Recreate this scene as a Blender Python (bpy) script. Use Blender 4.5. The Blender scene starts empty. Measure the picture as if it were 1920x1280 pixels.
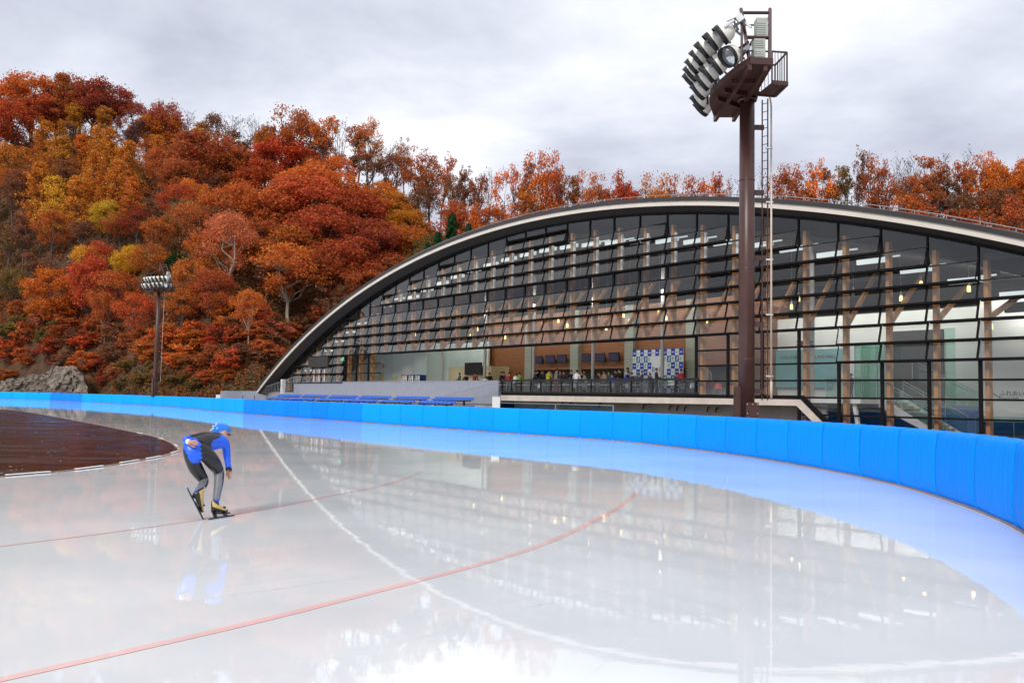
import bpy, bmesh, math, random
import numpy as np
from mathutils import Vector, Matrix

# ------------------------------------------------------------------ camera, sky, sun, exposure
SC = bpy.context.scene
COL = SC.collection
F_PX, CX, CY, HCAM = 1643.0, 960.0, 640.0, 1.57
PITCH, ROLL = math.atan(108/1643.0), 0.0198
cam_d = bpy.data.cameras.new("camera"); cam = bpy.data.objects.new("camera", cam_d); COL.objects.link(cam)
cam_d.sensor_width = 36.0; cam_d.lens = F_PX/1920*36; cam_d.clip_start = 0.1; cam_d.clip_end = 3000
_X = Vector((1,0,0)); _U = Vector((0,-math.sin(PITCH),math.cos(PITCH))); _Fw = Vector((0,math.cos(PITCH),math.sin(PITCH)))
_r = _X*math.cos(ROLL)+_U*math.sin(ROLL); _u = -_X*math.sin(ROLL)+_U*math.cos(ROLL)
cam.matrix_world = Matrix(((_r.x,_u.x,-_Fw.x,0),(_r.y,_u.y,-_Fw.y,0),(_r.z,_u.z,-_Fw.z,HCAM),(0,0,0,1)))
SC.camera = cam
SC.view_settings.view_transform = 'Standard'; SC.view_settings.look = 'None'
SC.view_settings.gamma = 1; SC.view_settings.exposure = 0.37
try:
    SC.cycles.max_bounces = 10; SC.cycles.transparent_max_bounces = 24; SC.cycles.glossy_bounces = 5
    SC.cycles.diffuse_bounces = 4; SC.cycles.caustics_reflective = False; SC.cycles.caustics_refractive = False
    SC.cycles.use_denoising = True; SC.cycles.sample_clamp_indirect = 6
except Exception: pass

SUN_EL, SUN_AZ = math.radians(38), math.radians(205)     # light comes from behind the camera, a little left
world = bpy.data.worlds.new("World"); SC.world = world; world.use_nodes = True
nt = world.node_tree; nt.nodes.clear()
def wn(t, **k):
    n = nt.nodes.new(t)
    for a, b in k.items(): setattr(n, a, b)
    return n
wo = wn('ShaderNodeOutputWorld'); mixs = wn('ShaderNodeMixShader')
sky = wn('ShaderNodeTexSky'); sky.sky_type = 'NISHITA'; sky.sun_disc = False
sky.sun_elevation = SUN_EL; sky.sun_rotation = SUN_AZ
bgs = wn('ShaderNodeBackground'); bgs.inputs['Strength'].default_value = 0.1
nt.links.new(sky.outputs[0], bgs.inputs[0])
tc = wn('ShaderNodeTexCoord'); sep = wn('ShaderNodeSeparateXYZ'); nt.links.new(tc.outputs['Generated'], sep.inputs[0])
def wm(op, a, b=None, clamp=False):
    n = wn('ShaderNodeMath', operation=op); n.use_clamp = clamp
    for i, v in enumerate((a, b)):
        if v is None: continue
        if isinstance(v, (int, float)): n.inputs[i].default_value = v
        else: nt.links.new(v, n.inputs[i])
    return n.outputs[0]
zz = wm('ADD', wm('MAXIMUM', sep.outputs[2], 0.0), 0.16)
cmb = wn('ShaderNodeCombineXYZ')
nt.links.new(wm('DIVIDE', sep.outputs[0], zz), cmb.inputs[0]); nt.links.new(wm('MULTIPLY', wm('DIVIDE', sep.outputs[1], zz), 1.1), cmb.inputs[1])
n1 = wn('ShaderNodeTexNoise'); n1.inputs['Scale'].default_value = 0.75; n1.inputs['Detail'].default_value = 7; n1.inputs['Roughness'].default_value = 0.56; n1.inputs['Distortion'].default_value = 0.2
mp = wn('ShaderNodeMapping'); mp.inputs['Location'].default_value = (1.7, -1.4, 0.0)
nt.links.new(cmb.outputs[0], mp.inputs[0]); nt.links.new(mp.outputs[0], n1.inputs['Vector'])
rp = wn('ShaderNodeValToRGB'); nt.links.new(n1.outputs[0], rp.inputs[0])
e = rp.color_ramp.elements
e[0].position = 0.33; e[0].color = (0.43, 0.45, 0.55, 1)
e[1].position = 0.68; e[1].color = (0.98, 0.985, 1.0, 1)
e2 = rp.color_ramp.elements.new(0.48); e2.color = (0.68, 0.71, 0.80, 1)
e3 = rp.color_ramp.elements.new(0.58); e3.color = (0.90, 0.91, 0.96, 1)
bgc = wn('ShaderNodeBackground'); bgc.inputs['Strength'].default_value = 0.93
nt.links.new(rp.outputs[0], bgc.inputs[0])
mixs.inputs[0].default_value = 0.94
nt.links.new(bgs.outputs[0], mixs.inputs[1]); nt.links.new(bgc.outputs[0], mixs.inputs[2]); nt.links.new(mixs.outputs[0], wo.inputs[0])

sun_d = bpy.data.lights.new("sun", 'SUN'); sun_d.energy = 1.7; sun_d.angle = math.radians(12); sun_d.color = (1.0, 0.93, 0.84)
sun = bpy.data.objects.new("sun", sun_d); COL.objects.link(sun)
_sd = Vector((math.sin(SUN_AZ)*math.cos(SUN_EL), math.cos(SUN_AZ)*math.cos(SUN_EL), math.sin(SUN_EL)))
sun.rotation_euler = _sd.to_track_quat('Z', 'Y').to_euler()

# ------------------------------------------------------------------ picking real positions (ray through a photo point, met with a plane)
def ray(px, py):
    x, y = px-CX, CY-py
    c, s = math.cos(ROLL), math.sin(ROLL)
    a, b = x*c-y*s, x*s+y*c
    return Vector((a, F_PX*math.cos(PITCH)-b*math.sin(PITCH), F_PX*math.sin(PITCH)+b*math.cos(PITCH)))/F_PX
EYE = Vector((0,0,HCAM))
def at_z(px, py, z=0.0):
    d = ray(px, py); return EYE+d*((z-HCAM)/d.z)
def at_Y(px, py, Y):
    d = ray(px, py); return EYE+d*(Y/d.y)
D0, TH = 42.0, math.radians(38.46)
NRM = Vector((math.cos(TH), math.sin(TH), 0)); RGT = Vector((math.sin(TH), -math.cos(TH), 0))
BROT = TH-math.pi/2
def FW(u, n, z): return NRM*(D0+n)+RGT*u+Vector((0,0,z))
def fac(px, py, n=0.0):
    d = ray(px, py); t = (D0+n)/d.dot(NRM); p = EYE+d*t
    return p.dot(RGT), p.z

# ------------------------------------------------------------------ helpers
def tag(o, label=None, cat=None, group=None, kind=None):
    if label: o['label'] = label
    if cat: o['category'] = cat
    if group: o['group'] = group
    if kind: o['kind'] = kind
    return o
def link(o, parent=None):
    COL.objects.link(o)
    if parent is not None: o.parent = parent
    return o
def empty(name, loc=(0,0,0), rz=0.0, label=None, cat=None, group=None):
    o = bpy.data.objects.new(name, None); o.location = loc; o.rotation_euler = (0,0,rz); link(o)
    o.empty_display_size = 0.2
    return tag(o, label, cat, group)
class MB:
    def __init__(s): s.v=[]; s.f=[]; s.m=[]
    def add(s, vs, fs, mi=0):
        b = len(s.v); s.v.extend(tuple(v) for v in vs)
        for f in fs: s.f.append(tuple(i+b for i in f)); s.m.append(mi)
        return s
    def box(s, lo, hi, mi=0):
        x0,y0,z0 = lo; x1,y1,z1 = hi
        vs = [(x0,y0,z0),(x1,y0,z0),(x1,y1,z0),(x0,y1,z0),(x0,y0,z1),(x1,y0,z1),(x1,y1,z1),(x0,y1,z1)]
        return s.add(vs, [(0,3,2,1),(4,5,6,7),(0,1,5,4),(1,2,6,5),(2,3,7,6),(3,0,4,7)], mi)
    def beam(s, p, q, w, h, mi=0, up=(0,0,1)):
        p, q = Vector(p), Vector(q); d = (q-p).normalized(); up = Vector(up)
        if abs(d.dot(up)) > 0.99: up = Vector((0,1,0))
        a = d.cross(up).normalized()*w/2; b = a.cross(d).normalized()*h/2
        vs = [p-a-b,p+a-b,p+a+b,p-a+b,q-a-b,q+a-b,q+a+b,q-a+b]
        return s.add(vs, [(0,3,2,1),(4,5,6,7),(0,1,5,4),(1,2,6,5),(2,3,7,6),(3,0,4,7)], mi)
    def tube(s, p, q, r0, r1=None, n=10, mi=0, cap=True):
        p, q = Vector(p), Vector(q); r1 = r0 if r1 is None else r1
        d = (q-p).normalized(); up = Vector((0,0,1)) if abs(d.z) < 0.95 else Vector((1,0,0))
        a = d.cross(up).normalized(); b = d.cross(a)
        vs = []
        for c, r in ((p, r0), (q, r1)):
            for i in range(n):
                t = 2*math.pi*i/n; vs.append(c+a*math.cos(t)*r+b*math.sin(t)*r)
        fs = [(i, (i+1)%n, n+(i+1)%n, n+i) for i in range(n)]
        if cap: fs += [tuple(range(n-1,-1,-1)), tuple(range(n, 2*n))]
        return s.add(vs, fs, mi)
    def path(s, pts, r, n=6, mi=0):
        for a, b in zip(pts, pts[1:]): s.tube(a, b, r, n=n, mi=mi)
        return s
    def lathe(s, prof, n=20, mi=0, cap=False):          # prof: (r, z) about local Z
        vs = []; fs = []
        for r, z in prof:
            for i in range(n):
                t = 2*math.pi*i/n; vs.append((r*math.cos(t), r*math.sin(t), z))
        for k in range(len(prof)-1):
            for i in range(n):
                fs.append((k*n+i, k*n+(i+1)%n, (k+1)*n+(i+1)%n, (k+1)*n+i))
        if cap: fs.append(tuple(range(n-1,-1,-1))); fs.append(tuple(range((len(prof)-1)*n, len(prof)*n)))
        return s.add(vs, fs, mi)
    def prism(s, poly, y0, y1, mi=0):                    # poly in (x, z), extruded along y
        n = len(poly)
        vs = [(x, y0, z) for x, z in poly]+[(x, y1, z) for x, z in poly]
        fs = [tuple(range(n)), tuple(range(2*n-1, n-1, -1))]+[(i, n+i, n+(i+1)%n, (i+1)%n) for i in range(n)]
        return s.add(vs, fs, mi)
    def flat(s, poly, z0, z1, mi=0):                     # poly in (x, y), extruded along z
        n = len(poly)
        vs = [(x, y, z0) for x, y in poly]+[(x, y, z1) for x, y in poly]
        fs = [tuple(range(n-1,-1,-1)), tuple(range(n, 2*n))]+[(i, (i+1)%n, n+(i+1)%n, n+i) for i in range(n)]
        return s.add(vs, fs, mi)
    def mesh(s, name, mats, smooth=False):
        me = bpy.data.meshes.new(name); me.from_pydata(s.v, [], s.f)
        if not isinstance(mats, (list, tuple)): mats = [mats]
        for m in mats: me.materials.append(m)
        if len(mats) > 1: me.polygons.foreach_set('material_index', s.m)
        if smooth: me.polygons.foreach_set('use_smooth', [True]*len(me.polygons))
        me.update(); return me
    def build(s, name, mats, parent=None, smooth=False, bevel=0.0, loc=None):
        o = bpy.data.objects.new(name, s.mesh(name, mats, smooth)); link(o, parent)
        if loc is not None: o.location = loc
        if bevel:
            b = o.modifiers.new('bevel', 'BEVEL'); b.width = bevel; b.segments = 2; b.limit_method = 'ANGLE'
        return o
def dup(o, parent=None):
    c = o.copy(); link(c, parent if parent is not None else None)
    if parent is None: c.parent = None
    for ch in list(o.children): dup(ch, c)
    return c

def mat(name, col, rough=0.6, metal=0.0, var=0.12, scale=3.0, bump=0.0, spec=0.5, detail=4, stretch=None, col2=None, bscale=None):
    m = bpy.data.materials.new(name); m.use_nodes = True; t = m.node_tree; b = t.nodes['Principled BSDF']
    b.inputs['Roughness'].default_value = rough; b.inputs['Metallic'].default_value = metal; b.inputs['Specular IOR Level'].default_value = spec
    co = t.nodes.new('ShaderNodeTexCoord'); mpn = t.nodes.new('ShaderNodeMapping'); t.links.new(co.outputs['Object'], mpn.inputs[0])
    if stretch: mpn.inputs['Scale'].default_value = stretch
    n = t.nodes.new('ShaderNodeTexNoise'); n.inputs['Scale'].default_value = scale; n.inputs['Detail'].default_value = detail
    t.links.new(mpn.outputs[0], n.inputs['Vector'])
    r = t.nodes.new('ShaderNodeValToRGB'); t.links.new(n.outputs[0], r.inputs[0])
    c2 = col2 if col2 else tuple(min(1, c*(1+var)) for c in col)
    r.color_ramp.elements[0].position = 0.32; r.color_ramp.elements[1].position = 0.68
    r.color_ramp.elements[0].color = (*[c*(1-var) for c in col], 1) if not col2 else (*col, 1)
    r.color_ramp.elements[1].color = (*c2, 1)
    t.links.new(r.outputs[0], b.inputs['Base Color'])
    if bump:
        bn = t.nodes.new('ShaderNodeBump'); bn.inputs['Strength'].default_value = bump; bn.inputs['Distance'].default_value = 0.05
        src = n
        if bscale:
            src = t.nodes.new('ShaderNodeTexNoise'); src.inputs['Scale'].default_value = bscale; src.inputs['Detail'].default_value = 5
            t.links.new(mpn.outputs[0], src.inputs['Vector'])
        t.links.new(src.outputs[0], bn.inputs['Height']); t.links.new(bn.outputs[0], b.inputs['Normal'])
    return m
def glassmat(name, tint, ior=1.55, rough=0.0, boost=1.0):
    m = bpy.data.materials.new(name); m.use_nodes = True; t = m.node_tree; t.nodes.clear()
    o = t.nodes.new('ShaderNodeOutputMaterial'); mx = t.nodes.new('ShaderNodeMixShader')
    tr = t.nodes.new('ShaderNodeBsdfTransparent'); gl = t.nodes.new('ShaderNodeBsdfGlossy'); fr = t.nodes.new('ShaderNodeFresnel')
    tr.inputs[0].default_value = (*tint, 1); gl.inputs['Roughness'].default_value = rough; fr.inputs['IOR'].default_value = ior
    gl.inputs[0].default_value = (1,1,1,1)
    # a faint waviness so that reflections break as in real panes
    co = t.nodes.new('ShaderNodeTexCoord'); n = t.nodes.new('ShaderNodeTexNoise'); n.inputs['Scale'].default_value = 0.8; n.inputs['Detail'].default_value = 1
    bn = t.nodes.new('ShaderNodeBump'); bn.inputs['Strength'].default_value = 0.02; bn.inputs['Distance'].default_value = 0.1
    t.links.new(co.outputs['Object'], n.inputs['Vector']); t.links.new(n.outputs[0], bn.inputs['Height']); t.links.new(bn.outputs[0], gl.inputs['Normal'])
    ge = t.nodes.new('ShaderNodeNewGeometry'); mr = t.nodes.new('ShaderNodeMapRange')      # the same reflectance from both sides of the pane
    mr.inputs[3].default_value = ior; mr.inputs[4].default_value = 1/ior; t.links.new(ge.outputs['Backfacing'], mr.inputs[0]); t.links.new(mr.outputs[0], fr.inputs['IOR'])
    t.links.new(fr.outputs[0], mx.inputs[0]); t.links.new(tr.outputs[0], mx.inputs[1]); t.links.new(gl.outputs[0], mx.inputs[2]); t.links.new(mx.outputs[0], o.inputs[0])
    return m
def emat(name, col, strength, base=(0.8,0.8,0.8)):
    m = bpy.data.materials.new(name); m.use_nodes = True; b = m.node_tree.nodes['Principled BSDF']
    b.inputs['Base Color'].default_value = (*base, 1); b.inputs['Emission Color'].default_value = (*col, 1); b.inputs['Emission Strength'].default_value = strength
    return m
def text_mesh(body, size, extrude=0.004, align='LEFT'):
    cu = bpy.data.curves.new('lettering', 'FONT'); cu.body = body; cu.size = size; cu.extrude = extrude; cu.align_x = align
    o = bpy.data.objects.new('lettering_source', cu); COL.objects.link(o)
    dg = bpy.context.evaluated_depsgraph_get(); me = bpy.data.meshes.new_from_object(o.evaluated_get(dg))
    bpy.data.objects.remove(o); return me

M = {}
M['brown_steel'] = mat('brown_steel', (0.066,0.026,0.021), 0.38, 0.0, 0.18, 1.5, spec=0.5)
M['dark_steel'] = mat('dark_steel', (0.008,0.007,0.008), 0.5, 0.0, 0.2, 2, spec=0.15)
M['black'] = mat('black', (0.012,0.012,0.013), 0.5, 0, 0.2, 6)
M['cream_metal'] = mat('cream_metal', (0.84,0.81,0.73), 0.35, 0, 0.08, 4)
M['grey_metal'] = mat('grey_metal', (0.42,0.44,0.47), 0.35, 0.5, 0.1, 5)
M['pipe'] = mat('pipe_plastic', (0.62,0.52,0.42), 0.5, 0, 0.08, 2)
M['cabinet'] = mat('cabinet_grey', (0.42,0.46,0.42), 0.5, 0, 0.1, 3)
M['lens'] = mat('lamp_lens', (0.55,0.58,0.6), 0.08, 0.7, 0.3, 12)
M['concrete'] = mat('concrete', (0.36,0.33,0.30), 0.8, 0, 0.16, 1.2, bump=0.15)
M['pale_concrete'] = mat('pale_concrete', (0.62,0.54,0.47), 0.75, 0, 0.1, 1.5, bump=0.1)
M['fascia'] = mat('fascia', (0.70,0.64,0.57), 0.6, 0, 0.05, 1.0)
M['soffit'] = mat('soffit', (0.06,0.058,0.056), 0.8, 0, 0.08, 2)
M['roof'] = mat('roof_metal', (0.035,0.03,0.03), 0.45, 0.0, 0.2, 0.6)
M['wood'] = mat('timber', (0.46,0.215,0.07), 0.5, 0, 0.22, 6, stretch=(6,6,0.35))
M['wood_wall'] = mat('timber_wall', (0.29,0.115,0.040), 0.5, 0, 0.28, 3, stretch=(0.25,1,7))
M['pilaster'] = mat('board_concrete', (0.34,0.37,0.30), 0.8, 0, 0.12, 2, stretch=(0.3,0.3,6))
M['white_wall'] = mat('white_wall', (0.80,0.84,0.80), 0.7, 0, 0.03, 0.7)
M['green_white'] = mat('pale_green_wall', (0.70,0.82,0.76), 0.6, 0, 0.04, 0.7)
M['white_paint'] = mat('white_paint', (0.80,0.80,0.78), 0.35, 0, 0.04, 3)
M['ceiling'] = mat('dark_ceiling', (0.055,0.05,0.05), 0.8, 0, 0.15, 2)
M['floor_in'] = mat('inside_floor', (0.30,0.26,0.22), 0.35, 0, 0.1, 1.5)
M['glass'] = glassmat('window_glass', (0.90,0.915,0.92), 1.68)
M['glass_dark'] = glassmat('dark_glass', (0.45,0.42,0.40), 1.6)
M['glass_green'] = glassmat('green_glass', (0.58,0.82,0.72), 1.5)
M['glass_rail'] = glassmat('rail_glass', (0.36,0.40,0.40), 1.5)
M['teal'] = mat('teal_panel', (0.20,0.47,0.47), 0.45, 0, 0.05, 0.8)
M['seat_blue'] = mat('seat_blue', (0.01,0.12,0.62), 0.4, 0, 0.12, 3)
M['slat_grey'] = mat('slat_grey', (0.36,0.385,0.46), 0.45, 0.2, 0.06, 2)
M['navy'] = mat('navy', (0.02,0.035,0.12), 0.5, 0, 0.2, 2)
M['panel_blue'] = mat('panel_blue', (0.16,0.24,0.5), 0.4, 0, 0.1, 0.5)
M['yellow_wall'] = mat('cream_wall', (0.72,0.62,0.36), 0.6, 0, 0.05, 1)
M['door_grey'] = mat('door_grey', (0.36,0.43,0.37), 0.5, 0, 0.06, 2)
M['red'] = mat('red_plastic', (0.45,0.025,0.03), 0.4, 0, 0.1, 4)
M['vend_blue'] = mat('vending_blue', (0.02,0.04,0.22), 0.4, 0, 0.1, 4)
M['screen'] = emat('screen', (0.10,0.09,0.22), 0.12, (0.02,0.02,0.03))
M['chrome'] = mat('chrome', (0.75,0.75,0.76), 0.2, 0.8, 0.05, 5)
M['pendant_glow'] = emat('pendant_glow', (1.0,0.74,0.30), 1.5, (0.8,0.6,0.3))
M['strip_glow'] = emat('strip_glow', (0.80,0.95,0.93), 0.42)
M['fill_glow'] = emat('fill_glow', (1.0,0.95,0.87), 24.0)  # glow of the added interior fill lights, no fitting of the hall
M['vend_glow'] = emat('vending_window', (0.55,0.62,0.52), 0.5, (0.4,0.4,0.38))
M['exit_green'] = emat('exit_green', (0.10,0.75,0.30), 0.8, (0.1,0.5,0.2))
M['sign_blue'] = mat('sign_blue', (0.03,0.15,0.42), 0.5)
M['sign_red'] = mat('sign_red', (0.55,0.12,0.12), 0.5)
M['ink'] = mat('ink', (0.01,0.01,0.012), 0.6)
M['ink_red'] = mat('ink_red', (0.16,0.04,0.04), 0.6)
M['ink_green'] = mat('ink_green', (0.02,0.22,0.15), 0.6)
# ------------------------------------------------------------------ ground, ice, infield
rnd = random.Random(7)
def catmull(pts, k=10):
    out = []; P = [Vector(p) for p in pts]
    for i in range(len(P)-1):
        p0 = P[max(i-1,0)]; p1 = P[i]; p2 = P[i+1]; p3 = P[min(i+2,len(P)-1)]
        for j in range(k):
            t = j/k
            out.append(0.5*((2*p1)+(p2-p0)*t+(2*p0-5*p1+4*p2-p3)*t*t+(3*p1-p0-3*p2+p3)*t**3))
    out.append(P[-1]); return out
BAR = catmull([(-230,168,0),(-160,168,0),(-118,158,0),(-85,143,0),(-64,127,0),(-39.5,98.5,0),(-19.8,68,0),(-8.4,52,0),(0.1,40.5,0),(4.0,35.5,0),(5.65,31.7,0),(7.05,26.6,0),(7.75,21.6,0),(7.85,18.2,0),(7.65,15.9,0),(7.2,13.4,0),(6.65,11.4,0),(5.7,8.9,0),(5.0,6.6,0),(4.6,4.0,0),(4.4,0,0),(4.4,-8,0)], 12)

def icemat(name, base, base2, rough=0.018):
    m = bpy.data.materials.new(name); m.use_nodes = True; t = m.node_tree; b = t.nodes['Principled BSDF']
    b.inputs['IOR'].default_value = 1.43; b.inputs['Specular IOR Level'].default_value = 0.5
    co = t.nodes.new('ShaderNodeTexCoord')
    def noise(scale, st, detail=4):
        mp_ = t.nodes.new('ShaderNodeMapping'); mp_.inputs['Scale'].default_value = st
        n = t.nodes.new('ShaderNodeTexNoise'); n.inputs['Scale'].default_value = scale; n.inputs['Detail'].default_value = detail
        t.links.new(co.outputs['Object'], mp_.inputs[0]); t.links.new(mp_.outputs[0], n.inputs['Vector']); return n
    n1 = noise(0.35, (1,1,1), 5); r = t.nodes.new('ShaderNodeValToRGB'); t.links.new(n1.outputs[0], r.inputs[0])
    r.color_ramp.elements[0].position = 0.35; r.color_ramp.elements[0].color = (*base, 1)
    r.color_ramp.elements[1].position = 0.65; r.color_ramp.elements[1].color = (*base2, 1)
    # skate scratches: very thin pale lines
    w = noise(2.2, (0.35,14,1), 2); r2 = t.nodes.new('ShaderNodeValToRGB'); t.links.new(w.outputs[0], r2.inputs[0])
    r2.color_ramp.elements[0].position = 0.70; r2.color_ramp.elements[0].color = (0,0,0,1); r2.color_ramp.elements[1].position = 0.78; r2.color_ramp.elements[1].color = (1,1,1,1)
    mx = t.nodes.new('ShaderNodeMix'); mx.data_type = 'RGBA'
    ml = t.nodes.new('ShaderNodeMath'); ml.operation = 'MULTIPLY'; ml.inputs[1].default_value = 0.6
    t.links.new(r2.outputs[0], ml.inputs[0]); t.links.new(ml.outputs[0], mx.inputs[0]); t.links.new(r.outputs[0], mx.inputs[6]); mx.inputs[7].default_value = (*[min(0.9, c*1.12) for c in base2], 1)
    t.links.new(mx.outputs[2], b.inputs['Base Color'])
    n3 = noise(0.22, (1,1,1), 3); mr = t.nodes.new('ShaderNodeMapRange'); t.links.new(n3.outputs[0], mr.inputs[0])
    mr.inputs[1].default_value = 0.35; mr.inputs[2].default_value = 0.75; mr.inputs[3].default_value = rough*0.5; mr.inputs[4].default_value = rough*2.2
    t.links.new(mr.outputs[0], b.inputs['Roughness'])
    n4 = noise(1.6, (1,1,1), 5); bn = t.nodes.new('ShaderNodeBump'); bn.inputs['Strength'].default_value = 0.034; bn.inputs['Distance'].default_value = 0.03
    t.links.new(n4.outputs[0], bn.inputs['Height']); t.links.new(bn.outputs[0], b.inputs['Normal'])
    return m
M['ice'] = icemat('ice', (0.71,0.745,0.76), (0.84,0.87,0.88))
M['ice_red'] = icemat('ice_red', (0.90,0.56,0.53), (0.92,0.70,0.67))
M['ground'] = mat('gravel_ground', (0.20,0.17,0.14), 0.9, 0, 0.25, 0.8, bump=0.3)
M['infield'] = mat('wet_infield', (0.008,0.0035,0.002), 0.20, 0, 0.6, 1.1, spec=0.26, detail=5, stretch=(0.3,0.9,1), col2=(0.042,0.018,0.0095), bump=0.22, bscale=4)
_t = M['infield'].node_tree; _n = [q for q in _t.nodes if q.type == 'TEX_NOISE'][0]; _mr = _t.nodes.new('ShaderNodeMapRange')
_mr.inputs[1].default_value = 0.38; _mr.inputs[2].default_value = 0.60; _mr.inputs[3].default_value = 0.05; _mr.inputs[4].default_value = 0.28
_t.links.new(_n.outputs[0], _mr.inputs[0]); _t.links.new(_mr.outputs[0], _t.nodes['Principled BSDF'].inputs['Roughness'])      # puddled and drier streaks
M['tan_edge'] = mat('tan_edge', (0.40,0.25,0.16), 0.6, 0, 0.2, 3)

g = MB(); g.add([(-600,-200,-0.03),(700,-200,-0.03),(700,700,-0.03),(-600,700,-0.03)], [(0,1,2,3)])
tag(g.build('ground', M['ground']), kind='structure')
# ice: everything on the inner side of the padded barrier
i = MB(); vs = [(p.x, p.y, 0) for p in BAR]+[(-230,-8,0)]
i.add(vs, [tuple(range(len(vs)-1,-1,-1))])
ice_o = i.build('ice', M['ice']); tag(ice_o, kind='structure')
if ice_o.data.polygons[0].normal.z < 0: ice_o.data.flip_normals()

def ribbon(name, pix, w, z, m, kind='structure'):
    pts = catmull([at_z(*p) for p in pix], 10); b = MB(); vs = []
    for k, p in enumerate(pts):
        d = (pts[min(k+1,len(pts)-1)]-pts[max(k-1,0)]).normalized(); s = Vector((-d.y, d.x, 0))*w/2
        vs += [(p.x+s.x, p.y+s.y, z), (p.x-s.x, p.y-s.y, z)]
    b.add(vs, [(2*k, 2*k+1, 2*k+3, 2*k+2) for k in range(len(pts)-1)])
    o = b.build(name, m)
    if o.data.polygons[0].normal.z < 0: o.data.flip_normals()
    return tag(o, kind=kind)
ribbon('red_lane_line', [(-260,1062),(0,1024),(250,992),(480,957),(620,929),(700,914),(760,897),(790,884)], 0.065, 0.003, M['ice_red'])
ribbon('red_lane_line', [(-300,1342),(0,1274),(250,1218),(480,1165),(640,1125),(780,1089),(900,1057),(1010,1023),(1090,988),(1150,957),(1180,935),(1194,922)], 0.085, 0.003, M['ice_red'])

# faint traces cut by skate blades, following the lanes
sc_ = MB(); scr = random.Random(17)
for k in range(70):
    px, py = scr.uniform(60,1750), scr.uniform(905,1275); p0 = at_z(px, py); L = scr.uniform(1.5,6.0)*(0.5+p0.y/14); ang = math.radians(scr.gauss(50 if px < 900 else 66, 11)); cv = scr.uniform(-0.008,0.02); w_ = scr.uniform(0.0012,0.003)*(0.6+p0.y/12); vs = []; x, y = p0.x, p0.y; n_ = 24
    if x > 6 or y < 4 : continue
    for q in range(n_+1):
        s_ = Vector((-math.sin(ang), math.cos(ang), 0))*w_*math.sin(math.pi*(0.02+0.96*q/n_)); vs += [(x+s_.x, y+s_.y, 0.0015), (x-s_.x, y-s_.y, 0.0015)]
        x += math.cos(ang)*L/n_; y += math.sin(ang)*L/n_; ang += cv*L/n_
    if x > 6.0: continue
    sc_.add(vs, [(2*q, 2*q+1, 2*q+3, 2*q+2) for q in range(n_)])
M['frost'] = mat('frost', (0.84,0.87,0.89), 0.22, 0, 0.04, 20)
o = sc_.build('ice_scratches', M['frost']); tag(o, kind='structure')
for p_ in o.data.polygons:
    if p_.normal.z < 0: p_.flip()
INF = [(-420,742),(-200,757),(0,767.5),(60,774),(150,790),(240,808),(290,819),(318,829),(333,839),(333,846),(318,851),(296,857),(243,866),(180,876),(100,885),(0,893.5),(-150,911),(-420,940)]
ip = [at_z(*p) for p in INF]; ips = catmull(ip, 6)
b = MB(); b.add([(p.x,p.y,0.008) for p in ips], [tuple(range(len(ips)))]); inf = b.build('infield', M['infield'])
if inf.data.polygons[0].normal.z < 0: inf.data.flip_normals()
tag(inf, kind='structure')
ribbon('infield_edge', INF, 0.07, 0.012, M['tan_edge'])
# fallen leaves and bits of ice lying on the wet infield
fl = MB(); frg0 = random.Random(12)
for _ in range(900):
    px, py = frg0.uniform(-250,330), 770+120*frg0.random()**1.2; q = at_z(px, py, 0.012)
    a = frg0.uniform(0,6.28); r_ = frg0.uniform(0.012,0.045)*(1 if q.y < 30 else 1.8)
    c_, s_ = math.cos(a)*r_, math.sin(a)*r_; fl.add([(q.x-c_,q.y-s_,0.013),(q.x+s_*0.5,q.y-c_*0.5,0.018),(q.x+c_,q.y+s_,0.014),(q.x-s_*0.5,q.y+c_*0.5,0.016)], [(0,1,2,3)], 0 if frg0.random() < 0.75 else 1)
tag(fl.build('fallen_leaves', [mat('dead_leaf', (0.22,0.09,0.035), 0.8, 0, 0.4, 4), M['white_paint']]), 'scattered dead leaves and ice crumbs on the dark wet infield', 'leaves', kind='stuff')
# white blocks along the infield edge
blocks = [(75,887.5,1.0),(181,875.5,1.0),(254,864.5,1.0),(302,855.8,1.0),(329,846.5,0.7),(322,833.5,0.9),(292,821.5,0.9),(246,811.5,0.9)]
where = ['long one nearest the left', 'second from left on the near edge', 'third from left on the near edge', 'small last one before the tip', 'short one on the tip', 'just past the tip', 'on the far edge left of the tip', 'farthest along the far edge']
for k, (x, y, L) in enumerate(blocks):
    p = at_z(x, y, 0.03); j = min(range(len(ips)), key=lambda q: (ips[q]-p).length); d = ips[min(j+1,len(ips)-1)]-ips[max(j-1,0)]
    mb = MB(); mb.box((-L*0.45,-0.035,0),(L*0.45,0.035,0.018))
    o = mb.build('lane_marker', M['white_paint'], bevel=0.005, loc=(ips[j].x, ips[j].y, 0.014)); o.rotation_euler = (0,0,math.atan2(d.y, d.x))
    tag(o, 'white block marking the brown infield edge, '+where[k], 'marker', 'white marker blocks along the infield edge')

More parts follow.
